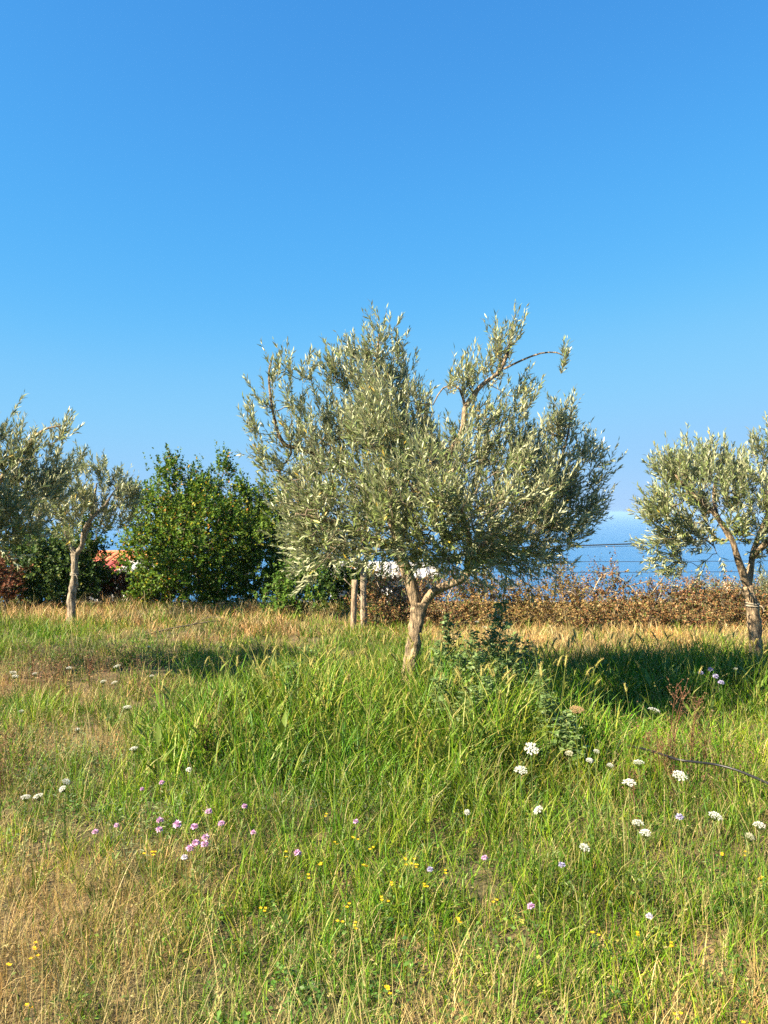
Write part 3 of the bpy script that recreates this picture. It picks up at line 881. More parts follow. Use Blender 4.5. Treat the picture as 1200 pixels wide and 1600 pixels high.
house('house', 'orange roofed white house seen through the gap between left olive and shrub', 58, 120, 232, 864, 876, 7, M['roof_orange'], M['plaster'])
house('outbuilding', 'low red roofed outbuilding in front of the orange roofed house', 46, 100, 186, 881, 890, 5, M['roof_red'], M['plaster_grey'], wins=2)
house('shed', 'white shed with grey gable beside the red roof', 44, 178, 240, 881, 889, 4, M['roof_pale'], M['plaster'], wins=1)
house('long_building', 'long pale roofed grey building glimpsed left of the main trunk', 42, 505, 690, 885, 895, 6, M['roof_pale'], M['plaster_grey'], wins=4)

# far house with a chimney, right
s = 60 / 1202
gx = (1145 - 600) * s
gz = float(ground_z(gx, 60)) - .5
root = empty('house', (gx, 60, gz)); tag(root, 'far house roof with a pale square chimney, left of the right trunk', 'house')
top = EYE - (908 - 797) * s - gz
mb = MB(); mb.box(-2.6, 2.6, 0, 5, 0, top - 1.5); mk_obj('wall', mb.mesh('wall', M['plaster']), root)
mb = MB()
for yy, sg in ((-.3, 1), (5.3, -1)):
    V = [(-2.9, yy, top - 1.55), (2.9, yy, top - 1.55), (2.9, 2.5, top - .75), (-2.9, 2.5, top - .75)]
    V += [(a, b_, c - .12) for a, b_, c in V]
    mb.add(V, Q=[(0, 1, 2, 3), (4, 7, 6, 5), (0, 4, 5, 1), (1, 5, 6, 2), (0, 3, 7, 4)])
rf = mk_obj('roof', mb.mesh('roof', M['roof_orange']), root)
mb = MB(); mb.box(-.28, .28, .6, 1.15, top - 1.4, top - .12); mb.box(-.36, .36, .52, 1.23, top - .115, top)
mk_obj('chimney', mb.mesh('chimney', M['stone']), rf)

FAROLIVE = col_mix([(5, (.12, .13, .065)), (3, (.17, .18, .09)), (2, (.08, .09, .04))])
for i, (px, d, t, lab) in enumerate([(1095, 33, 916, 'grey green far olive crown low behind the hedge, left of the chimney'), (1118, 48, 922, 'far olive crown just below the pale chimney'),
                                     (1190, 30, 905, 'far olive crown rising behind the trunk of the right olive'), (1165, 44, 916, 'far olive crown between the chimney and the right trunk')]):
    shrub('far_olive', lab, d, px, [[(px, t + 70, 0), (px - 3, t + 45, 0), (px, t + 22, 0)]],
          [(px - 16, t + 22, 0, 17, 44), (px + 14, t + 20, 0, 17, 44), (px, t + 14, 0, 13, 30), (px, t + 34, -.5, 22, 44), (px - 30, t + 32, 0, 14, 24), (px + 30, t + 32, 0, 14, 24)],
          FAROLIVE, 50 + i, leafkind='lens', mat='olive', cat='tree', group='far olive trees', leaf=(.14, .22), shoot=(.4, .8), stem_r=2.5, nsc=.9)

for k, (py0, py1, rad, lab) in enumerate([(850, 846, .042, 'thick upper power cable crossing the sea between the crowns'), (852.5, 850, .016, 'thin wire just under the thick cable'),
                                          (875, 875, .018, 'middle thin wire over the sea'), (892, 892, .018, 'lowest thin wire just above the hedge')]):
    d = 50
    s = d / 1202
    xa, xb = -14.0, 45.0
    xx = np.linspace(xa, xb, 40)
    px = 600 + xx / s
    py = py0 + (py1 - py0) * (px - 890) / 120
    sagz = .00045 * (xx - 14) ** 2
    zz = EYE - (py - 797) * s + sagz
    pts = np.stack([xx, np.full(40, d + k * .15), zz], -1)
    mb = MB(); mb.add(*tube(pts, rad, 6))
    o = mk_obj('power_line', mb.mesh('power_line', M['wire']))
    tag(o, lab, 'power line', 'power lines over the slope')


# ================================================================== meadow
def ell(x, y, cx, cy, rx, ry):
    return np.exp(-(((x - cx) / rx) ** 2 + ((y - cy) / ry) ** 2))


def f_tall(x, y):
    t = 1 - smooth(.5, 1.3, np.sqrt(((x - .15) / 1.75) ** 2 + ((y - 5.7) / 1.6) ** 2) + .16 * fbm(x, y, 3.0, 2))
    t2 = .62 * (1 - smooth(.6, 1.25, np.sqrt(((x - 2.9) / 2.1) ** 2 + ((y - 7.0) / 1.0) ** 2) + .14 * fbm(x, y, 3.0, 3)))
    return np.maximum(t, t2)


def f_dry(x, y):
    n = fbm(x, y, 2.2, 1) * .30 + fbm(x, y, 6.0, 4) * .24
    d = .85 * ell(x, y, -2.0, 2.9, 1.25, 1.1) + .42 * (1 - smooth(2.2, 3.0, y)) + .55 * ell(x, y, -2.1, 5.3, .8, .5) + .5 * ell(x, y, -3.0, 7.3, 1.3, .9) + .22 * ell(x, y, -2.8, 6.2, 1.5, 1.5) \
        + .75 * ell(x, y, -2.2, 10.0, 1.2, .6) + smooth(8.0, 8.7, y + .2 * fbm(x, y, 2.4, 31)) * smooth(0, 1, x) * .95 + .08 + .15 * ell(x, y, 2.2, 4.0, 1.0, .8) + .5 * smooth(10.6, 11.5, y)
    d = d - .3 * ell(x, y, .3, 4.0, 1.2, .9) - .75 * f_tall(x, y) - .35 * ell(x, y, -4.2, 9.3, 1.2, 1.0) - .3 * ell(x, y, -1.5, 9.6, .5, .3)
    return np.clip(d + n, 0, 1)


def field(n, r, y0=1.6, y1=13.5, marg=1.7, fall=1.0):
    """about n random points on the part of the meadow in view and a step beyond; density falls with distance as y**-fall"""
    m = int(n * 4)
    y = r.uniform(y0, y1, m)
    half = .52 * y + marg
    x = r.uniform(-1, 1, m) * half
    w = half * y ** -fall
    k = np.flatnonzero(r.random(m) < w / w.max())
    k = r.permutation(k)[:n]
    return x[k], y[k]


def tint_of(x, y, r, a=.2):
    n = len(x)
    b_ = 1 + fbm(x, y, 1.7, 8) * .20 + fbm(x, y, 5.5, 18) * .14 + r.normal(size=n) * a * .6
    w = fbm(x, y, 2.7, 5) * .12 + r.normal(size=n) * a * .35
    return np.clip(np.stack([b_ * (1 + w), b_, b_ * (1 - .6 * w)], -1), .3, 2)


def tufts(x, y, k, spread, r):
    """k blades about each centre; returns blade feet and the index of their tuft"""
    i = np.repeat(np.arange(len(x)), k)
    s = spread * r.uniform(.5, 1.5, len(x))[i]
    return x[i] + r.normal(size=len(i)) * s, y[i] + r.normal(size=len(i)) * s, i


def blade_arrays(x, y, H, W, lean, curl, col, r, seg=3, tip=None, az=None):
    n = len(x)
    q = np.stack([x, y, ground_z(x, y) - .01], -1)
    az = r.uniform(0, 6.283, n) if az is None else az
    fw = r.uniform(0, 6.283, n)
    sd = np.stack([np.cos(fw), np.sin(fw), np.zeros(n)], -1)
    base = np.stack([np.cos(az), np.sin(az), np.zeros(n)], -1)
    upv = np.array([0, 0, 1.0])
    ang = lean.copy()
    cu = curl * r.uniform(.2, 1.3, n)
    V = np.zeros((n, 2 * seg + 1, 3))
    for i in range(seg):
        f = i / seg
        wi = (W * .5 * (1 - .45 * f))[:, None]
        V[:, 2 * i] = q - sd * wi
        V[:, 2 * i + 1] = q + sd * wi
        q = q + (base * np.sin(ang)[:, None] + upv * np.cos(ang)[:, None]) * (H / seg)[:, None]
        ang = ang + cu * (.4 + .8 * f)
    V[:, 2 * seg] = q
    m = 2 * seg + 1
    o = (np.arange(n) * m)[:, None]
    Q = np.concatenate([o + np.array([2 * i, 2 * i + 1, 2 * i + 3, 2 * i + 2]) for i in range(seg - 1)], 0)
    T = o + np.array([2 * seg - 2, 2 * seg - 1, 2 * seg])
    C = np.repeat(col[:, None, :], m, 1)
    if tip is not None:
        kk = r.random(n) < .2
        C[kk, 2 * seg - 2:] = tip
    return V.reshape(-1, 3), Q, T, C.reshape(-1, 3), q, unit(base * np.sin(ang)[:, None] + upv * np.cos(ang)[:, None])


def pick(cols, n, r):
    return np.array(cols)[r.integers(len(cols), size=n)] * r.uniform(.75, 1.25, (n, 1))


def stuff(name, label, mb, cat='grass', mat='plant'):
    o = mk_obj(name, mb.mesh(name, M[mat]))
    return tag(o, label, cat, kind='stuff')


G1 = [(.085, .192, .008), (.13, .23, .010), (.045, .125, .008), (.20, .265, .016)]
G2 = [(.08, .195, .007), (.12, .23, .009), (.19, .28, .013), (.04, .12, .007), (.085, .19, .010), (.11, .215, .009), (.05, .14, .007), (.10, .21, .01), (.30, .27, .08), (.25, .27, .04)]
S1 = [(.44, .33, .13), (.54, .42, .18), (.36, .25, .10), (.30, .23, .08), (.27, .25, .07)]
O1 = [(.44, .26, .10), (.52, .35, .16), (.33, .18, .07), (.56, .42, .22), (.40, .31, .13), (.24, .20, .06)]
r = np.random.default_rng(11)


def grass_layer(name, label, n, dens_fn, k, spread, hfn, w, lean, curl, cols, tip=None, y0=1.6, y1=13.5, fall=1.0, seg=3, far_w=.00045):
    cx, cy = field(n, r, y0, y1, fall=fall)
    keep = r.random(len(cx)) < dens_fn(cx, cy)
    cx, cy = cx[keep], cy[keep]
    x, y, i = tufts(cx, cy, k, spread, r)
    h0 = hfn(cx, cy)[i]
    H = h0 * r.uniform(.4, 1.15, len(x))
    W = r.uniform(w[0], w[1], len(x)) + far_w * np.maximum(0, y - 3)
    t = tint_of(cx, cy, r)[i]
    col = pick(cols, len(x), r) * t
    V, Q, T, C, _, _ = blade_arrays(x, y, H, W, np.abs(r.normal(size=len(x))) * lean, curl, col, r, seg, tip)
    mb = MB(); mb.add(V, Q, T, C)
    return stuff(name, label, mb)


grass_layer('meadow_grass', 'short green grass covering the meadow', 15800,
            lambda x, y: np.clip(1.05 - f_dry(x, y), .06, 1) * (1 - .6 * f_tall(x, y)), 13, .03,
            lambda x, y: np.clip((.15 + .035 * fbm(x, y, 2.0, 6) + .04 * fbm(x, y, 6.0, 16)) * (1 + .45 * smooth(3.2, 4.6, y)) * (1 + .55 * ell(x, y, .7, 4.2, 1.9, 1.0)) * (1 - .6 * ell(x, y, -2.0, 9.3, 1.1, .6)), .06, .34), (.0026, .0048), .55, .6, G1, (.3, .26, .09), fall=1.25)
grass_layer('dry_straw', 'tan dry straw mixed into the meadow', 13500,
            lambda x, y: np.clip(.14 + 1.0 * f_dry(x, y), 0, 1) * (1 - .9 * f_tall(x, y)), 9, .04,
            lambda x, y: np.clip(.17 + .05 * fbm(x, y, 3.0, 7), .07, .3), (.0017, .0032), .8, .5, S1, fall=1.5)
grass_layer('tall_grass', 'tall lush green grass round the main trunk and to its right', 9600,
            lambda x, y: np.clip(f_tall(x, y) * 1.25, 0, 1), 11, .045,
            lambda x, y: .16 + .40 * f_tall(x, y) * (1 + .25 * fbm(x, y, 2.5, 3) + .2 * fbm(x, y, 7, 13)), (.005, .0095), .36, .8, G2, (.26, .27, .06), 3.4, 9.6, .6, seg=3)
grass_layer('dry_grass', 'orange tan dry grass along the foot of the hedge', 3900,
            lambda x, y: np.clip(smooth(9.2, 10.1, y + .9 * smooth(.3, 1.0, x) - 1.1 * smooth(-2.4, -3.2, x) + .3 * fbm(x, y, 2, 9)) * (.4 + .6 * smooth(-.1, 1.2, np.abs(x + .6) - .2)) + .8 * ell(x, y, -2.2, 10.0, 1.1, .55), 0, 1), 12, .06,
            lambda x, y: np.clip(.17 + .09 * smooth(9.6, 10.8, y) * smooth(.5, -.5, x) + .07 * fbm(x, y, 3, 3), .06, .4), (.0035, .0055), .75, .7, O1, None, 7.9, 13.0, 0.0)

grass_layer('thatch', 'dry stems lying flat and crossed on the ground', 8800,
            lambda x, y: np.clip(.35 + .8 * f_dry(x, y), 0, 1) * (1 - .9 * f_tall(x, y)), 5, .05,
            lambda x, y: np.full(len(x), .16), (.0016, .003), 1.3, .2, S1, None, 1.6, 7.0, 1.4)

# thin seed stalks with a loose head
cx, cy = field(5800, r, fall=1.2)
kk = r.random(len(cx)) < np.clip(.16 + .75 * f_dry(cx, cy) + .2 * fbm(cx, cy, 1.5, 12), 0, 1) * (1 - .75 * f_tall(cx, cy)) * np.where(cy > 8.8, .4, 1)
cx, cy = cx[kk], cy[kk]
n = len(cx)
SC = [(.36, .31, .12), (.42, .35, .15), (.28, .28, .09)]
V, Q, T, C, tipp, tipd = blade_arrays(cx, cy, r.uniform(.2, .46, n), r.uniform(.002, .0028, n) + .0003 * np.maximum(0, cy - 3), np.abs(r.normal(size=n)) * .2, .3, pick(SC, n, r), r, 4)
mb = MB(); mb.add(V, Q, T, C)
kn = 9
i = np.repeat(np.arange(n), kn)
f = np.tile(np.linspace(-.005, .06, kn), n)
pos = tipp[i] - tipd[i] * f[:, None]
mb.add(*scatter_leaves(pos, unit(tipd[i] + r.normal(size=(n * kn, 3)) * .5), r.normal(size=(n * kn, 3)), r.uniform(.008, .016, n * kn), pick(SC, n * kn, r), 'lens'))
stuff('seed_stalks', 'thin pale seed stalks standing above the short grass', mb)


def herb_layer(name, label, n, dens_fn, k, spread, h, lf, cols, kind, y0, y1, cat, fall=1.0, stem_w=.002):
    cx, cy = field(n, r, y0, y1, fall=fall)
    keep = r.random(len(cx)) < dens_fn(cx, cy)
    cx, cy = cx[keep], cy[keep]
    x, y, i = tufts(cx, cy, k, spread, r)
    m = len(x)
    zz = r.uniform(.15, 1, m) * (h * r.uniform(.6, 1.2, len(cx)))[i]
    a = r.uniform(0, 6.283, m)
    ax = np.stack([np.cos(a), np.sin(a), r.uniform(-.1, .7, m)], -1)
    nr = np.array([0, 0, 1.0]) + r.normal(size=(m, 3)) * .35
    t = tint_of(cx, cy, r)[i]
    mb = MB()
    mb.add(*scatter_leaves(np.stack([x, y, ground_z(x, y) + zz], -1), ax, nr, r.uniform(*lf, m), pick(cols, m, r) * t, kind))
    sx, sy, j = tufts(cx, cy, max(2, k // 7), spread * .6, r)
    V, Q, T, C, _, _ = blade_arrays(sx, sy, h * r.uniform(.6, 1.1, len(sx)), np.full(len(sx), stem_w), np.abs(r.normal(size=len(sx))) * .25, .2, pick(cols, len(sx), r), r, 3)
    mb.add(V, Q, T, C)
    return stuff(name, label, mb, cat)


herb_layer('clover', 'low clover and small herbs between the grass', 2700, lambda x, y: np.clip(.5 + .5 * fbm(x, y, 1.6, 15) - .45 * f_dry(x, y), .03, 1), 18, .035, .1, (.012, .026),
           [(.075, .15, .02), (.10, .18, .025), (.065, .12, .025)], 'diamond', 1.6, 9.5, 'herbs', 1.2)
herb_layer('broad_herbs', 'low broad leaved herbs scattered in the meadow', 900, lambda x, y: np.clip(.4 + .5 * fbm(x, y, 1.9, 21) - .2 * f_dry(x, y), .05, 1), 9, .045, .08, (.016, .034),
           [(.10, .18, .02), (.13, .215, .03), (.09, .15, .03), (.26, .24, .05)], 'diamond', 1.6, 8.0, 'herbs', 1.2)
herb_layer('feathery_herbs', 'feathery grey green herbs in patches of the meadow', 9000,
           lambda x, y: .5 * np.maximum.reduce([ell(x, y, -1.9, 4.7, .7, .45), ell(x, y, -.1, 4.0, .5, .3) * .7, ell(x, y, -3.6, 8.6, 1.0, .8) * .5, ell(x, y, -1.0, 3.7, .5, .3) * .7]), 34, .05, .2, (.016, .034),
           [(.13, .165, .07), (.165, .2, .085), (.11, .14, .06)], 'lens', 3.0, 9.5, 'herbs', .6)
herb_layer('brown_weeds', 'brown dried weeds in patches left and right', 7000,
           lambda x, y: .85 * np.maximum.reduce([ell(x, y, -3.2, 6.9, .9, .6), ell(x, y, -2.5, 4.4, .3, .35) * .8, ell(x, y, 1.75, 4.5, .35, .4) * .5, ell(x, y, -3.0, 8.0, 1.3, .4) * .5]), 24, .05, .34, (.01, .02),
           [(.15, .075, .04), (.20, .11, .06), (.10, .06, .03), (.22, .15, .07)], 'diamond', 4.0, 9.5, 'weeds', .6, .003)


# ================================================================== plants one can pick out
def spot(px, py, h):
    """point h metres above the flat meadow that appears at (px, py)"""
    d = (EYE - h) * 1202 / (py - 797)
    return (px - 600) / 1202 * d, d


def stem_path(r, h, bend=.06, n=8):
    a = r.uniform(0, 6.283)
    f = np.linspace(0, 1, n)
    off = bend * h * (f ** 2 - f * .6)
    return np.stack([np.cos(a) * off, np.sin(a) * off, -.03 + f * (h + .03)], -1)


WHITE = [(.78, .78, .72), (.70, .71, .62), (.82, .82, .78)]
CREAM = [(.66, .64, .48), (.58, .56, .38)]
TANF = [(.40, .26, .13), (.33, .20, .10), (.46, .32, .17)]
STEMG = [(.11, .17, .04), (.14, .19, .05)]


def lace_flower(px, py, wpx, label, face=.2, h=.42, cols=WHITE, name='lace_flower', seed=0, roll=0.0, group='white lace flowers', cat='flower', density=1.0):
    r = np.random.default_rng(1000 + seed)
    x, d = spot(px, py, h)
    s = d / 1202
    gz = float(ground_z(x, d))
    R0 = wpx * s * .5
    root = empty(name, (x, d, gz))
    tag(root, label, cat, group)
    path = stem_path(r, h - .02)
    path[:, :2] -= path[-1, :2]
    mb = MB()
    mb.add(*tube(path, np.linspace(.0026, .0016, len(path)), 5), C=STEMG[0])
    for k in range(5):                                   # feathery stem leaves
        f = r.uniform(.1, .7); i = int(f * 7)
        a = r.uniform(0, 6.283)
        ax = np.array([math.cos(a), math.sin(a), .5])
        m = 10
        pos = path[i] + ax * np.linspace(.01, .07, m)[:, None]
        dr = ax + unit(r.normal(size=(m, 3))) * .9
        mb.add(*scatter_leaves(pos, dr, r.normal(size=(m, 3)), r.uniform(.012, .022, m), pick(STEMG, m, r), 'lens'))
    stem = mk_obj('stem', mb.mesh('stem', M['plant']), root)
    top = path[-1]
    # the umbel: rays up to a shallow dome of tiny florets in small umbellets
    nrm = unit(np.array([r.normal() * .12 + roll, -face, 1.0]))
    t1 = unit(np.cross(nrm, [1, .2, .1])); t2 = np.cross(nrm, t1)
    mb = MB()
    nu = int(34 * density)
    for k in range(nu):
        rr = R0 * math.sqrt((k + .5) / nu) * .93
        a = k * 2.39996 + r.normal() * .15
        c = top + t1 * rr * math.cos(a) + t2 * rr * math.sin(a) + nrm * (.022 + .010 * (1 - (rr / R0) ** 2))
        mb.add(*tube([top, (top + c) / 2 + nrm * -.002, c], .0007, 3, cap=False)[:2], C=STEMG[1])
        m = 8
        aa = r.uniform(0, 6.283, m)
        rad = R0 * .17
        q = c + (t1 * np.cos(aa)[:, None] + t2 * np.sin(aa)[:, None]) * (rad * np.sqrt(r.random(m)))[:, None] * .7 + nrm * r.uniform(-.002, .003, (m, 1))
        ax = t1 * np.cos(aa)[:, None] + t2 * np.sin(aa)[:, None] + nrm * .2
        mb.add(*scatter_leaves(q - ax * rad * .35, ax, np.tile(nrm, (m, 1)) + r.normal(size=(m, 3)) * .25, np.full(m, rad * .9), pick(cols, m, r), 'diamond'))
    mk_obj('flower_head', mb.mesh('flower_head', M['petal']), root)
    return root


LACE = [
    (829, 1168, 23, 'big round white lace flower facing the camera, right of the trunk', .9, .5, 0),
    (813, 1207, 21, 'white lace flower cupped upward, just below the big round one', .35, .46, .1),
    (1060, 1208, 23, 'white lace flower under the black hose near the right edge', .5, .42, 0),
    (983, 1223, 21, 'white lace flower left of the reddish dry weed stems', .25, .42, -.1),
    (847, 1267, 17, 'tilted white lace flower seen side on, below the cupped one', .2, .42, -.9),
    (1115, 1271, 21, 'white lace flower with loose rays in the bright grass at right', .3, .42, .05),
    (910, 1324, 17, 'pale white lace flower low in the grass, alone', .5, .36, .3),
    (997, 1286, 19, 'flat edge on white lace flower, upper of a close pair', .05, .40, .1),
    (1009, 1300, 18, 'white lace flower, lower of the close pair', .2, .40, 0),
    (1020, 1108, 19, 'edge on white lace flower among the reddish dry weed tops', .04, .52, .05),
    (952, 1196, 11, 'small white lace flower beside the dry tangle', .2, .42, 0),
    (930, 1173, 10, 'tiny white lace flower, upper of two by the dry tangle', .3, .44, .1),
    (920, 1187, 12, 'tiny white lace flower, lower of two by the dry tangle', .4, .42, .2),
    (1186, 1286, 19, 'white lace flower at the right picture edge', .15, .40, 0),
    (998, 1191, 17, 'thin edge on lace flower above the hose end', .03, .45, .02),
    (101, 1215, 13, 'white lace flower near the left edge, upper of two touching', .3, .32, .5),
    (102, 1225, 12, 'white lace flower near the left edge, lower of two touching', .6, .30, -.3),
    (40, 1241, 16, 'flat white lace flower at the left edge, in dry grass', .04, .28, .05),
    (62, 1239, 17, 'slanting white lace flower beside the flat one at the left edge', .1, .28, -.4),
    (199, 1107, 14, 'edge on lace flower alone in the pale left meadow', .03, .3, .02),
    (210, 1169, 13, 'edge on lace flower above the pink flowers, well back', .05, .3, .02),
    (296, 1198, 9, 'small round white flower left of centre', .8, .3, 0),
    (729, 1267, 10, 'round whitish puff in the green grass below the trunk', .8, .4, 0),
]
for i, (px, py, w, lab, face, h, roll) in enumerate(LACE):
    lace_flower(px, py, w, lab, face, h, seed=i, roll=roll)
lace_flower(1168, 1301, 15, 'cream coloured lace flower by the right edge', .4, .38, CREAM, seed=60)
lace_flower(889, 1176, 13, 'beige fading lace flower between the big one and the dry tangle', .4, .44, CREAM, seed=61)
lace_flower(901, 1107, 23, 'brown dried lace flower head above the tall grass', .3, .58, TANF, seed=62, name='dried_lace_flower', density=1.5)
for i, (px, py, w) in enumerate([(20, 1047, 14), (23, 1053, 13), (55, 1050, 10), (108, 1042, 12), (184, 1039, 14), (162, 1063, 12), (180, 1065, 12), (237, 1053, 9), (33, 1112, 10), (122, 1140, 10), (232, 1010, 8), (345, 1008, 7)]):
    lace_flower(px, py, w * .85, 'small far white lace flower in the sunny meadow before the left olive', .12, .3, seed=80 + i, density=.7)
for i, (px, py, w) in enumerate([(745, 968, 7), (757, 977, 7), (789, 969, 8), (1150, 1040, 7), (1115, 1050, 6)]):
    lace_flower(px, py, w, 'tiny white flower dot in the far grass before the hedge', .15, .35, seed=110 + i, density=.6)


def pompon(px, py, rad, label, cols, h, seed, name='pink_flower', group='pink scabious flowers'):
    r = np.random.default_rng(2000 + seed)
    x, d = spot(px, py, h)
    gz = float(ground_z(x, d))
    root = empty(name, (x, d, gz)); tag(root, label, 'flower', group)
    path = stem_path(r, h - .01, .2)
    path[:, :2] -= path[-1, :2]
    mb = MB(); mb.add(*tube(path, np.linspace(.002, .0013, len(path)), 5), C=STEMG[1])
    m = 6
    a = r.uniform(0, 6.283, m)
    mb.add(*scatter_leaves(path[r.integers(0, 5, m)], np.stack([np.cos(a), np.sin(a), np.full(m, .8)], -1), np.tile([0, 0, 1.0], (m, 1)), r.uniform(.03, .06, m), pick(STEMG, m, r), 'lens'))
    mk_obj('stem', mb.mesh('stem', M['plant']), root)
    mb = MB()
    m = 64
    k = np.arange(m)
    zc = 1 - 1.45 * (k + .5) / m
    rr = np.sqrt(1 - zc ** 2); a = k * 2.39996
    v = np.stack([rr * np.cos(a), rr * np.sin(a), zc * .7], -1)
    mb.add(*scatter_leaves(path[-1] + v * rad * .35, v + r.normal(size=(m, 3)) * .2, np.array([0, 0, 1.0]) + r.normal(size=(m, 3)) * .3, rad * r.uniform(.6, .85, m), pick(cols, m, r), 'diamond'))
    mk_obj('flower_head', mb.mesh('flower_head', M['petal']), root)


PINK = [(.62, .36, .58), (.70, .46, .66), (.56, .30, .50), (.74, .56, .72)]
PALE = [(.62, .56, .66), (.7, .66, .7)]
BLUE = [(.42, .38, .58), (.50, .48, .64)]
for i, (px, py, rd, lab) in enumerate([
    (277, 1283, .021, 'largest pink pompon flower of the cluster in the left foreground'),
    (250, 1275, .017, 'pink pompon flower, upper of two left of the largest'),
    (249, 1290, .016, 'pink pompon flower, lower of two left of the largest'),
    (326, 1263, .017, 'pink pompon flower topmost of the left foreground cluster'),
    (304, 1288, .017, 'pink pompon flower just right of the largest one'),
    (346, 1284, .015, 'single pink pompon flower at the right of the cluster'),
    (382, 1256, .014, 'pink pompon flower near centre, half open with brown tip'),
    (396, 1298, .013, 'small pink bud right of the pink cluster'),
    (149, 1291, .014, 'small pink flower in dry grass, left of the cluster'),
    (182, 1282, .012, 'small pink flower between the far left one and the cluster'),
    (253, 1217, .014, 'faded pink flower behind the cluster on a long stalk'),
    (222, 1227, .011, 'dull pink bud behind the cluster, on its left'),
    (465, 1328, .015, 'pink pompon flower alone below the yellow flowers'),
    (556, 1279, .013, 'pink pompon flower in green grass at centre'),
    (830, 1410, .014, 'pink pompon flower alone in the right foreground'),
    (757, 1337, .013, 'pink flower beside a yellow one, right of centre')]):
    pompon(px, py, rd, lab, PINK, .24, i)
for i, (px, py) in enumerate([(297, 1321), (306, 1313), (321, 1305), (320, 1315)]):
    pompon(px, py, .017, 'pink pompon flower in the tight group of four low in the cluster', PINK, .22, 20 + i)
pompon(288, 1335, .014, 'whitish bud below the pink cluster', PALE, .2, 30, 'pale_flower', None)
pompon(1015, 1425, .013, 'pale lilac flower low in the right foreground', PALE, .15, 31, 'pale_flower', None)
pompon(878, 1350, .014, 'lilac blue flower under the lone lace flower', BLUE, .2, 32, 'blue_flower', None)
pompon(672, 1353, .013, 'blue flower beside the yellow cluster at centre', BLUE, .18, 33, 'blue_flower', None)
pompon(1062, 1271, .017, 'lilac flower in front of the lace flower by the hose', BLUE, .36, 34, 'blue_flower', None)
for i, (px, py) in enumerate([(1110, 1040), (1118, 1052), (1095, 1046), (1127, 1062)]):
    pompon(px, py, .022, 'lilac flower in the shadow of the main tree at right', BLUE, .4, 36 + i, 'blue_flower', 'lilac flowers in the shade')

YEL = [(.72, .48, .015), (.78, .56, .03), (.68, .38, .015)]


def yellow_flower(px, py, label, seed, h=.16, rad=.0078, group='yellow meadow flowers'):
    r = np.random.default_rng(3000 + seed)
    x, d = spot(px, py, h)
    gz = float(ground_z(x, d))
    root = empty('yellow_flower', (x, d, gz)); tag(root, label, 'flower', group)
    path = stem_path(r, h - .01, .15)
    path[:, :2] -= path[-1, :2]
    mb = MB(); mb.add(*tube(path, .0014, 4), C=STEMG[0])
    m = 8
    a = r.uniform(0, 6.283, m)
    mb.add(*scatter_leaves(path[r.integers(1, 6, m)], np.stack([np.cos(a), np.sin(a), np.full(m, .5)], -1), np.tile([0, 0, 1.0], (m, 1)), r.uniform(.01, .018, m), pick(STEMG, m, r), 'diamond'))
    mk_obj('stem', mb.mesh('stem', M['plant']), root)
    mb = MB()
    for c in range(r.integers(2, 4)):
        o = path[-1] + r.normal(size=3) * np.array([.009, .009, .006])
        m = 5
        a = np.arange(m) * 6.283 / m + r.uniform(0, 6)
        ax = np.stack([np.cos(a), np.sin(a), np.full(m, .35)], -1) + np.array([0, -.3, 0])
        mb.add(*scatter_leaves(np.tile(o, (m, 1)), ax, np.tile([0, -.4, 1.0], (m, 1)), np.full(m, rad), pick(YEL, m, r), 'diamond'))
    mk_obj('petals', mb.mesh('petals', M['petal']), root)


YC = [(556, 1302), (528, 1314), (448, 1331), (580, 1323), (637, 1337), (640, 1349), (652, 1347), (571, 1348), (697, 1357), (506, 1347), (611, 1373), (667, 1377), (547, 1407), (533, 1434), (555, 1437), (478, 1363), (513, 1272), (717, 1431), (600, 1395)]
for i, (px, py) in enumerate(YC):
    zone = 'above the pink flower at centre' if py < 1320 else 'in the bunch of four at the centre' if 630 < px < 660 else 'left of the central yellow bunch' if px < 600 and py < 1390 else 'right of the central yellow bunch' if px > 660 else 'below the central yellow bunch'
    yellow_flower(px, py, 'small yellow flower ' + zone, i)
for i, (px, py, lab) in enumerate([
    (230, 1326, 'small yellow flower, left of two under the pink cluster'), (240, 1327, 'small yellow flower, right of two under the pink cluster'), (412, 1413, 'yellow flower at the edge of the dry grass, left of centre'),
    (56, 1470, 'yellow orange flower, upper of two in the dry left foreground'), (55, 1482, 'yellow orange flower, lower of two in the dry left foreground'), (20, 1490, 'greenish yellow flower at the left picture edge'),
    (45, 1556, 'yellow flower in the bottom left corner'), (602, 1527, 'yellow flower, upper of two at the bottom centre'), (610, 1540, 'yellow flower, lower of two at the bottom centre'), (773, 1402, 'yellow flower alone right of the central green patch'),
    (929, 1455, 'yellow flower low in the right foreground, left one of three'), (997, 1453, 'yellow flower low in the right foreground, middle one of three'), (1050, 1467, 'yellow flower low in the right foreground, right one of three'),
    (1125, 1330, 'yellow flower spike by the right edge, left of two'), (1168, 1327, 'yellow flower spike by the right edge, right of two'), (1185, 1363, 'yellow flower below the two spikes at the right edge'), (1165, 1590, 'yellow flower in the bottom right corner'), (1062, 1578, 'yellow flower at the bottom edge, right')]):
    yellow_flower(px, py, lab, 40 + i, h=.13 if py > 1380 else .2, rad=.0078)


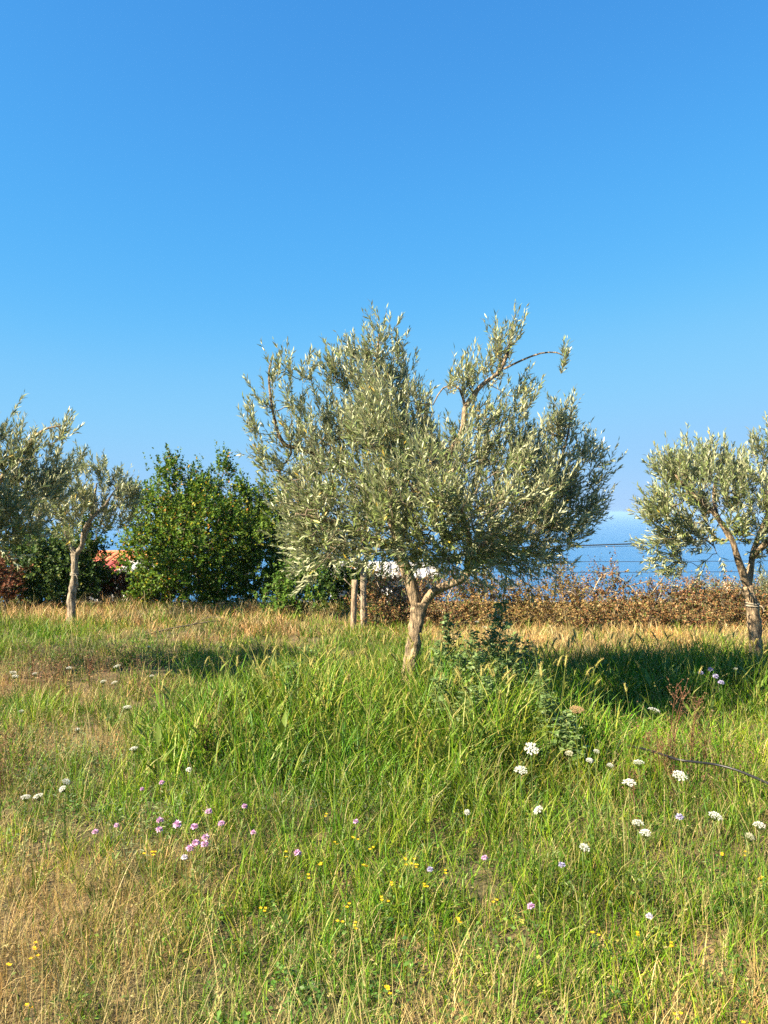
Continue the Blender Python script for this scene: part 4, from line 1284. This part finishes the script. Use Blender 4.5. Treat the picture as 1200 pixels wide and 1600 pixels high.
# --- foxtail grasses: one build per variant, then copies
def foxtail_meshes(seed):
    r = np.random.default_rng(4000 + seed)
    n = 12
    f = np.linspace(0, 1, n)
    a = r.uniform(0, 6.283)
    off = .16 * f ** 2.4
    path = np.stack([np.cos(a) * off, np.sin(a) * off, -.03 + f * .97], -1)       # unit height, scaled on placing
    mb = MB()
    mb.add(*tube(path, np.linspace(.0030, .0020, n), 4), C=(.15, .19, .035))
    m = 4
    for k in range(m):
        i = r.integers(1, 6)
        az = r.uniform(0, 6.283)
        for_dir = np.array([math.cos(az), math.sin(az), 1.3])
        mb.add(*scatter_leaves(path[i][None], for_dir[None], np.array([[0, 0, 1.0]]), np.array([.28]), np.array([[.13, .19, .025]]), 'lens'))
    stem = mb.mesh('foxtail_stem', M['plant'])
    tp = path[-1]; ax = unit(path[-1] - path[-2])
    hl = .125
    b_ = np.array([math.cos(a), math.sin(a), -.5]) * .02
    fs = np.linspace(0, 1, 7)
    hp = tp + ax * (fs * hl)[:, None] + b_ * (fs ** 2)[:, None] * r.uniform(.3, 2)
    mb = MB()
    mb.add(*tube(hp, np.array([.004, .0075, .0085, .0085, .008, .0065, .002]), 6), C=(.30, .28, .07))
    m = 80
    ff = r.random(m)
    pos = np.stack([np.interp(ff, fs, hp[:, c]) for c in range(3)], -1)
    rd = unit(np.cross(ax, r.normal(size=(m, 3))))
    mb.add(*scatter_leaves(pos + rd * .004, ax * .8 + rd, r.normal(size=(m, 3)), r.uniform(.013, .024, m), pick([(.36, .33, .09), (.44, .38, .14), (.30, .30, .07), (.40, .27, .12)], m, r), 'lens'))
    return stem, mb.mesh('foxtail_head', M['plant'])


FOX = [foxtail_meshes(i) for i in range(5)]
r = np.random.default_rng(77)
done = 0
tries = 0
while done < 215 and tries < 5000:
    tries += 1
    fx, fy = r.uniform(-1.6, 3.2), r.uniform(4.3, 7.2)
    if r.random() > float(f_tall(fx, fy)) ** .7 * (1.0 if fy > 5.5 else .6):
        continue
    hh = r.uniform(.42, .62) * (1.05 if fy < 6.2 else .9)
    st, hd = FOX[done % 5]
    o = empty('foxtail_grass', (fx, fy, float(ground_z(fx, fy))), r.uniform(0, 6.283))
    o.scale = (hh * 1.15, hh * 1.15, hh)
    zone = ('left of the main trunk' if fx < .05 else 'straight in front of the main trunk' if fx < .55 and fy < 6.1 else 'right behind the main trunk' if fx < .55
            else 'among the leafy weeds right of the main trunk' if fx < 1.35 else 'at the edge of the tree shadow, right')
    side = ' in front' if fy < 5.2 else ' farther back' if fy > 6.2 and fx < .05 else ''
    tag(o, 'bristly foxtail spike ' + zone + side, 'grass stalk', 'foxtail grasses', 'thing')
    mk_obj('stem', st, o); mk_obj('seed_head', hd, o)
    done += 1


# --- leafy weeds
def weed_meshes(seed, cols):
    r = np.random.default_rng(5000 + seed)
    n = 14
    path = stem_path(r, 1.0, .12, n)
    mb = MB(); mb.add(*tube(path, np.linspace(.0075, .002, n), 6), C=(.13, .17, .06))
    lv = MB()
    for k in range(60):
        f = .12 + .88 * (k + r.random()) / 60
        p = np.array([np.interp(f, np.linspace(0, 1, n), path[:, c]) for c in range(3)])
        a = k * 2.4 + r.normal() * .3
        L = (.20 * (1 - f) + .045) * r.uniform(.6, 1.2)
        ax = np.array([math.cos(a), math.sin(a), .75 + r.normal() * .15])
        br = np.array([p, p + ax * L * .5 + np.array([0, 0, .01]), p + ax * L])
        mb.add(*tube(br, [.002, .0015, .001], 3, cap=False)[:2], C=(.13, .18, .06))
        m = r.integers(5, 10)
        ff = r.uniform(.25, 1.05, m)
        pos = p + ax * (L * ff)[:, None]
        aa = r.uniform(0, 6.283, m)
        dr = unit(ax) * .7 + np.stack([np.cos(aa), np.sin(aa), r.uniform(-.4, .3, m)], -1) * .8
        lv.add(*scatter_leaves(pos, dr, np.array([0, 0, 1.0]) + r.normal(size=(m, 3)) * .4, r.uniform(.04, .105, m) * (1.15 - .55 * f), pick(cols, m, r), 'diamond'))
    return mb.mesh('weed_stem', M['plant']), lv.mesh('weed_leaves', M['plant'])


WCOL = [(.15, .24, .075), (.18, .27, .095), (.12, .20, .055), (.22, .30, .125)]
WEED = [weed_meshes(i, WCOL) for i in range(4)]
clump = 'bluish green leafy weed in the dense clump right of the main trunk'
for i, (px, tp, d, lab) in enumerate([
    (780, 936, 6.6, 'tallest leafy weed with a narrow tip, right of the main trunk'), (705, 962, 6.4, 'tall leafy weed nearest the trunk on its right side'),
    (735, 985, 6.2, clump), (762, 982, 6.4, clump), (800, 992, 6.2, clump), (830, 1002, 6.0, clump), (690, 1002, 5.9, clump), (715, 1020, 5.7, clump), (745, 1022, 5.6, clump), (775, 1030, 5.5, clump),
    (812, 1026, 5.6, clump), (845, 1046, 5.4, clump), (690, 1056, 5.2, clump), (730, 1070, 5.1, clump), (765, 1060, 5.2, clump), (860, 1085, 5.0, 'leafy weed at the right end of the tall grass, above the lace flowers'),
    (480, 1010, 6.3, 'leafy weed left of the main trunk, farther back of two'), (455, 1032, 5.8, 'leafy weed left of the main trunk, nearer of two'), (885, 1112, 4.7, 'low leafy weed beside the brown dried flower head')]):
    s = d / 1202
    x = (px - 600) * s
    gz = float(ground_z(x, d))
    hh = EYE - (tp - 797) * s - gz
    o = empty('leafy_weed', (x, d, gz), i * 1.3)
    o.scale = (.55 + .35 * hh, .55 + .35 * hh, hh)
    tag(o, lab, 'weed', 'leafy green weeds')
    st, lv = WEED[i % 4]
    mk_obj('stem', st, o); mk_obj('leaves', lv, o)


# --- dry reddish weeds
def dryweed_meshes(seed):
    r = np.random.default_rng(6000 + seed)
    mb, bd = MB(), MB()
    DC = [(.16, .075, .045), (.20, .10, .055), (.12, .06, .035)]
    for s_ in range(3):
        n = 10
        path = stem_path(r, r.uniform(.75, 1.0), .25, n)
        path[:, 0] += r.normal() * .03
        mb.add(*tube(path, np.linspace(.0055, .0018, n), 5), C=DC[s_ % 3])
        for k in range(13):
            f = r.uniform(.25, .98)
            p = np.array([np.interp(f, np.linspace(0, 1, n), path[:, c]) for c in range(3)])
            a = r.uniform(0, 6.283)
            L = r.uniform(.06, .2) * (1.2 - .6 * f)
            ax = np.array([math.cos(a), math.sin(a), 1.1])
            br = resample(np.array([p, p + ax * L * .5 + r.normal(size=3) * .01, p + ax * L]), 5)
            mb.add(*tube(br, np.linspace(.0025, .0012, 5), 4), C=DC[k % 3])
            m = 9
            pos = br[r.integers(1, 5, m)] + r.normal(size=(m, 3)) * .004
            bd.add(*scatter_leaves(pos, ax + r.normal(size=(m, 3)), r.normal(size=(m, 3)), r.uniform(.008, .018, m), pick([(.22, .10, .06), (.28, .16, .09), (.15, .07, .045), (.30, .2, .1)], m, r), 'diamond'))
    return mb.mesh('dry_stems', M['dryleaf']), bd.mesh('dry_buds', M['dryleaf'])


DRY = [dryweed_meshes(i) for i in range(4)]
for i, (px, tp, d, lab) in enumerate([
    (1050, 1062, 4.55, 'tallest reddish dry weed rising before the tree shadow at right'), (1080, 1082, 4.7, 'reddish dry weed just right of the tallest one'), (1102, 1106, 4.7, 'short reddish dry weed over the hose'),
    (1022, 1118, 4.45, 'reddish dry weed left of the tallest one'), (990, 1200, 4.0, 'low brown dry weed between the lace flowers'), (340, 1092, 4.9, 'brown dry dock left of the tall grass'), (322, 1108, 4.75, 'shorter brown dry weed beside the dock'),
    (14, 1120, 4.7, 'reddish dry weed at the left edge'), (2, 1150, 4.3, 'low reddish dry weed cut by the left picture edge'), (50, 1002, 7.2, 'far brown dry weed, left one before the left olive'), (95, 1006, 7.2, 'far brown dry weed, middle one before the left olive'),
    (140, 1010, 7.0, 'far brown dry weed, right one before the left olive'), (1042, 1150, 4.3, 'brown dry weed at the hose end')]):
    s = d / 1202
    x = (px - 600) * s
    gz = float(ground_z(x, d))
    hh = EYE - (tp - 797) * s - gz
    o = empty('dry_weed', (x, d, gz), i * 1.9)
    o.scale = (.35 + .4 * hh, .35 + .4 * hh, hh)
    tag(o, lab, 'weed', 'dry reddish weeds')
    st, bd = DRY[i % 4]
    mk_obj('stem', st, o); mk_obj('buds', bd, o)['kind'] = 'stuff'

# --- black irrigation hose
pts = []
for px, py, z in [(960, 1160, .05), (1000, 1166, .16), (1035, 1176, .22), (1060, 1184, .24), (1090, 1188, .24), (1120, 1192, .235), (1150, 1200, .23), (1180, 1212, .225), (1215, 1228, .22), (1270, 1252, .2), (1400, 1290, .12)]:
    x, d = spot(px, py, z)
    pts.append((x, d, z))
path = resample(pts, 60)
mb = MB(); mb.add(*tube(path, .0068, 8))
o = mk_obj('irrigation_hose', mb.mesh('irrigation_hose', M['hose'], True))
tag(o, 'black irrigation hose running through the grass to the right edge', 'hose')

# --- dry fallen branch on the pale strip
pts = []
for px, py, z in [(225, 990, .03), (262, 980, .08), (300, 973, .1), (330, 968, .12), (352, 967, .1)]:
    x, d = spot(px, py, z)
    pts.append((x, d, z))
pts = np.array(pts)
mb = MB(); mb.add(*tube(resample(pts, 20), np.linspace(.012, .005, 20), 6))
mb.add(*tube(resample([pts[2], pts[2] + np.array([.2, .15, .08]), pts[2] + np.array([.45, .1, .06])], 8), np.linspace(.006, .002, 8), 5))
o = mk_obj('fallen_branch', mb.mesh('fallen_branch', M['twig']))
tag(o, 'thin fallen branch on the pale dry strip before the shrubs', 'branch')

# ================================================================== haze over the sea
m = bpy.data.materials.new('haze_air'); m.use_nodes = True
nt = m.node_tree; nt.nodes.clear()
out = nt.nodes.new('ShaderNodeOutputMaterial')
pv = nt.nodes.new('ShaderNodeVolumePrincipled')
pv.inputs['Color'].default_value = (.34, .58, .92, 1)
pv.inputs['Density'].default_value = 1.0 / 5500
pv.inputs['Anisotropy'].default_value = 0.0
nt.links.new(pv.outputs[0], out.inputs['Volume'])
mb = MB(); mb.box(-41000, 41000, -200, 40500, -66, 4.4)
o = mk_obj('haze', mb.mesh('haze', m))
tag(o, 'thin blue summer haze over the sea', 'haze', kind='stuff')
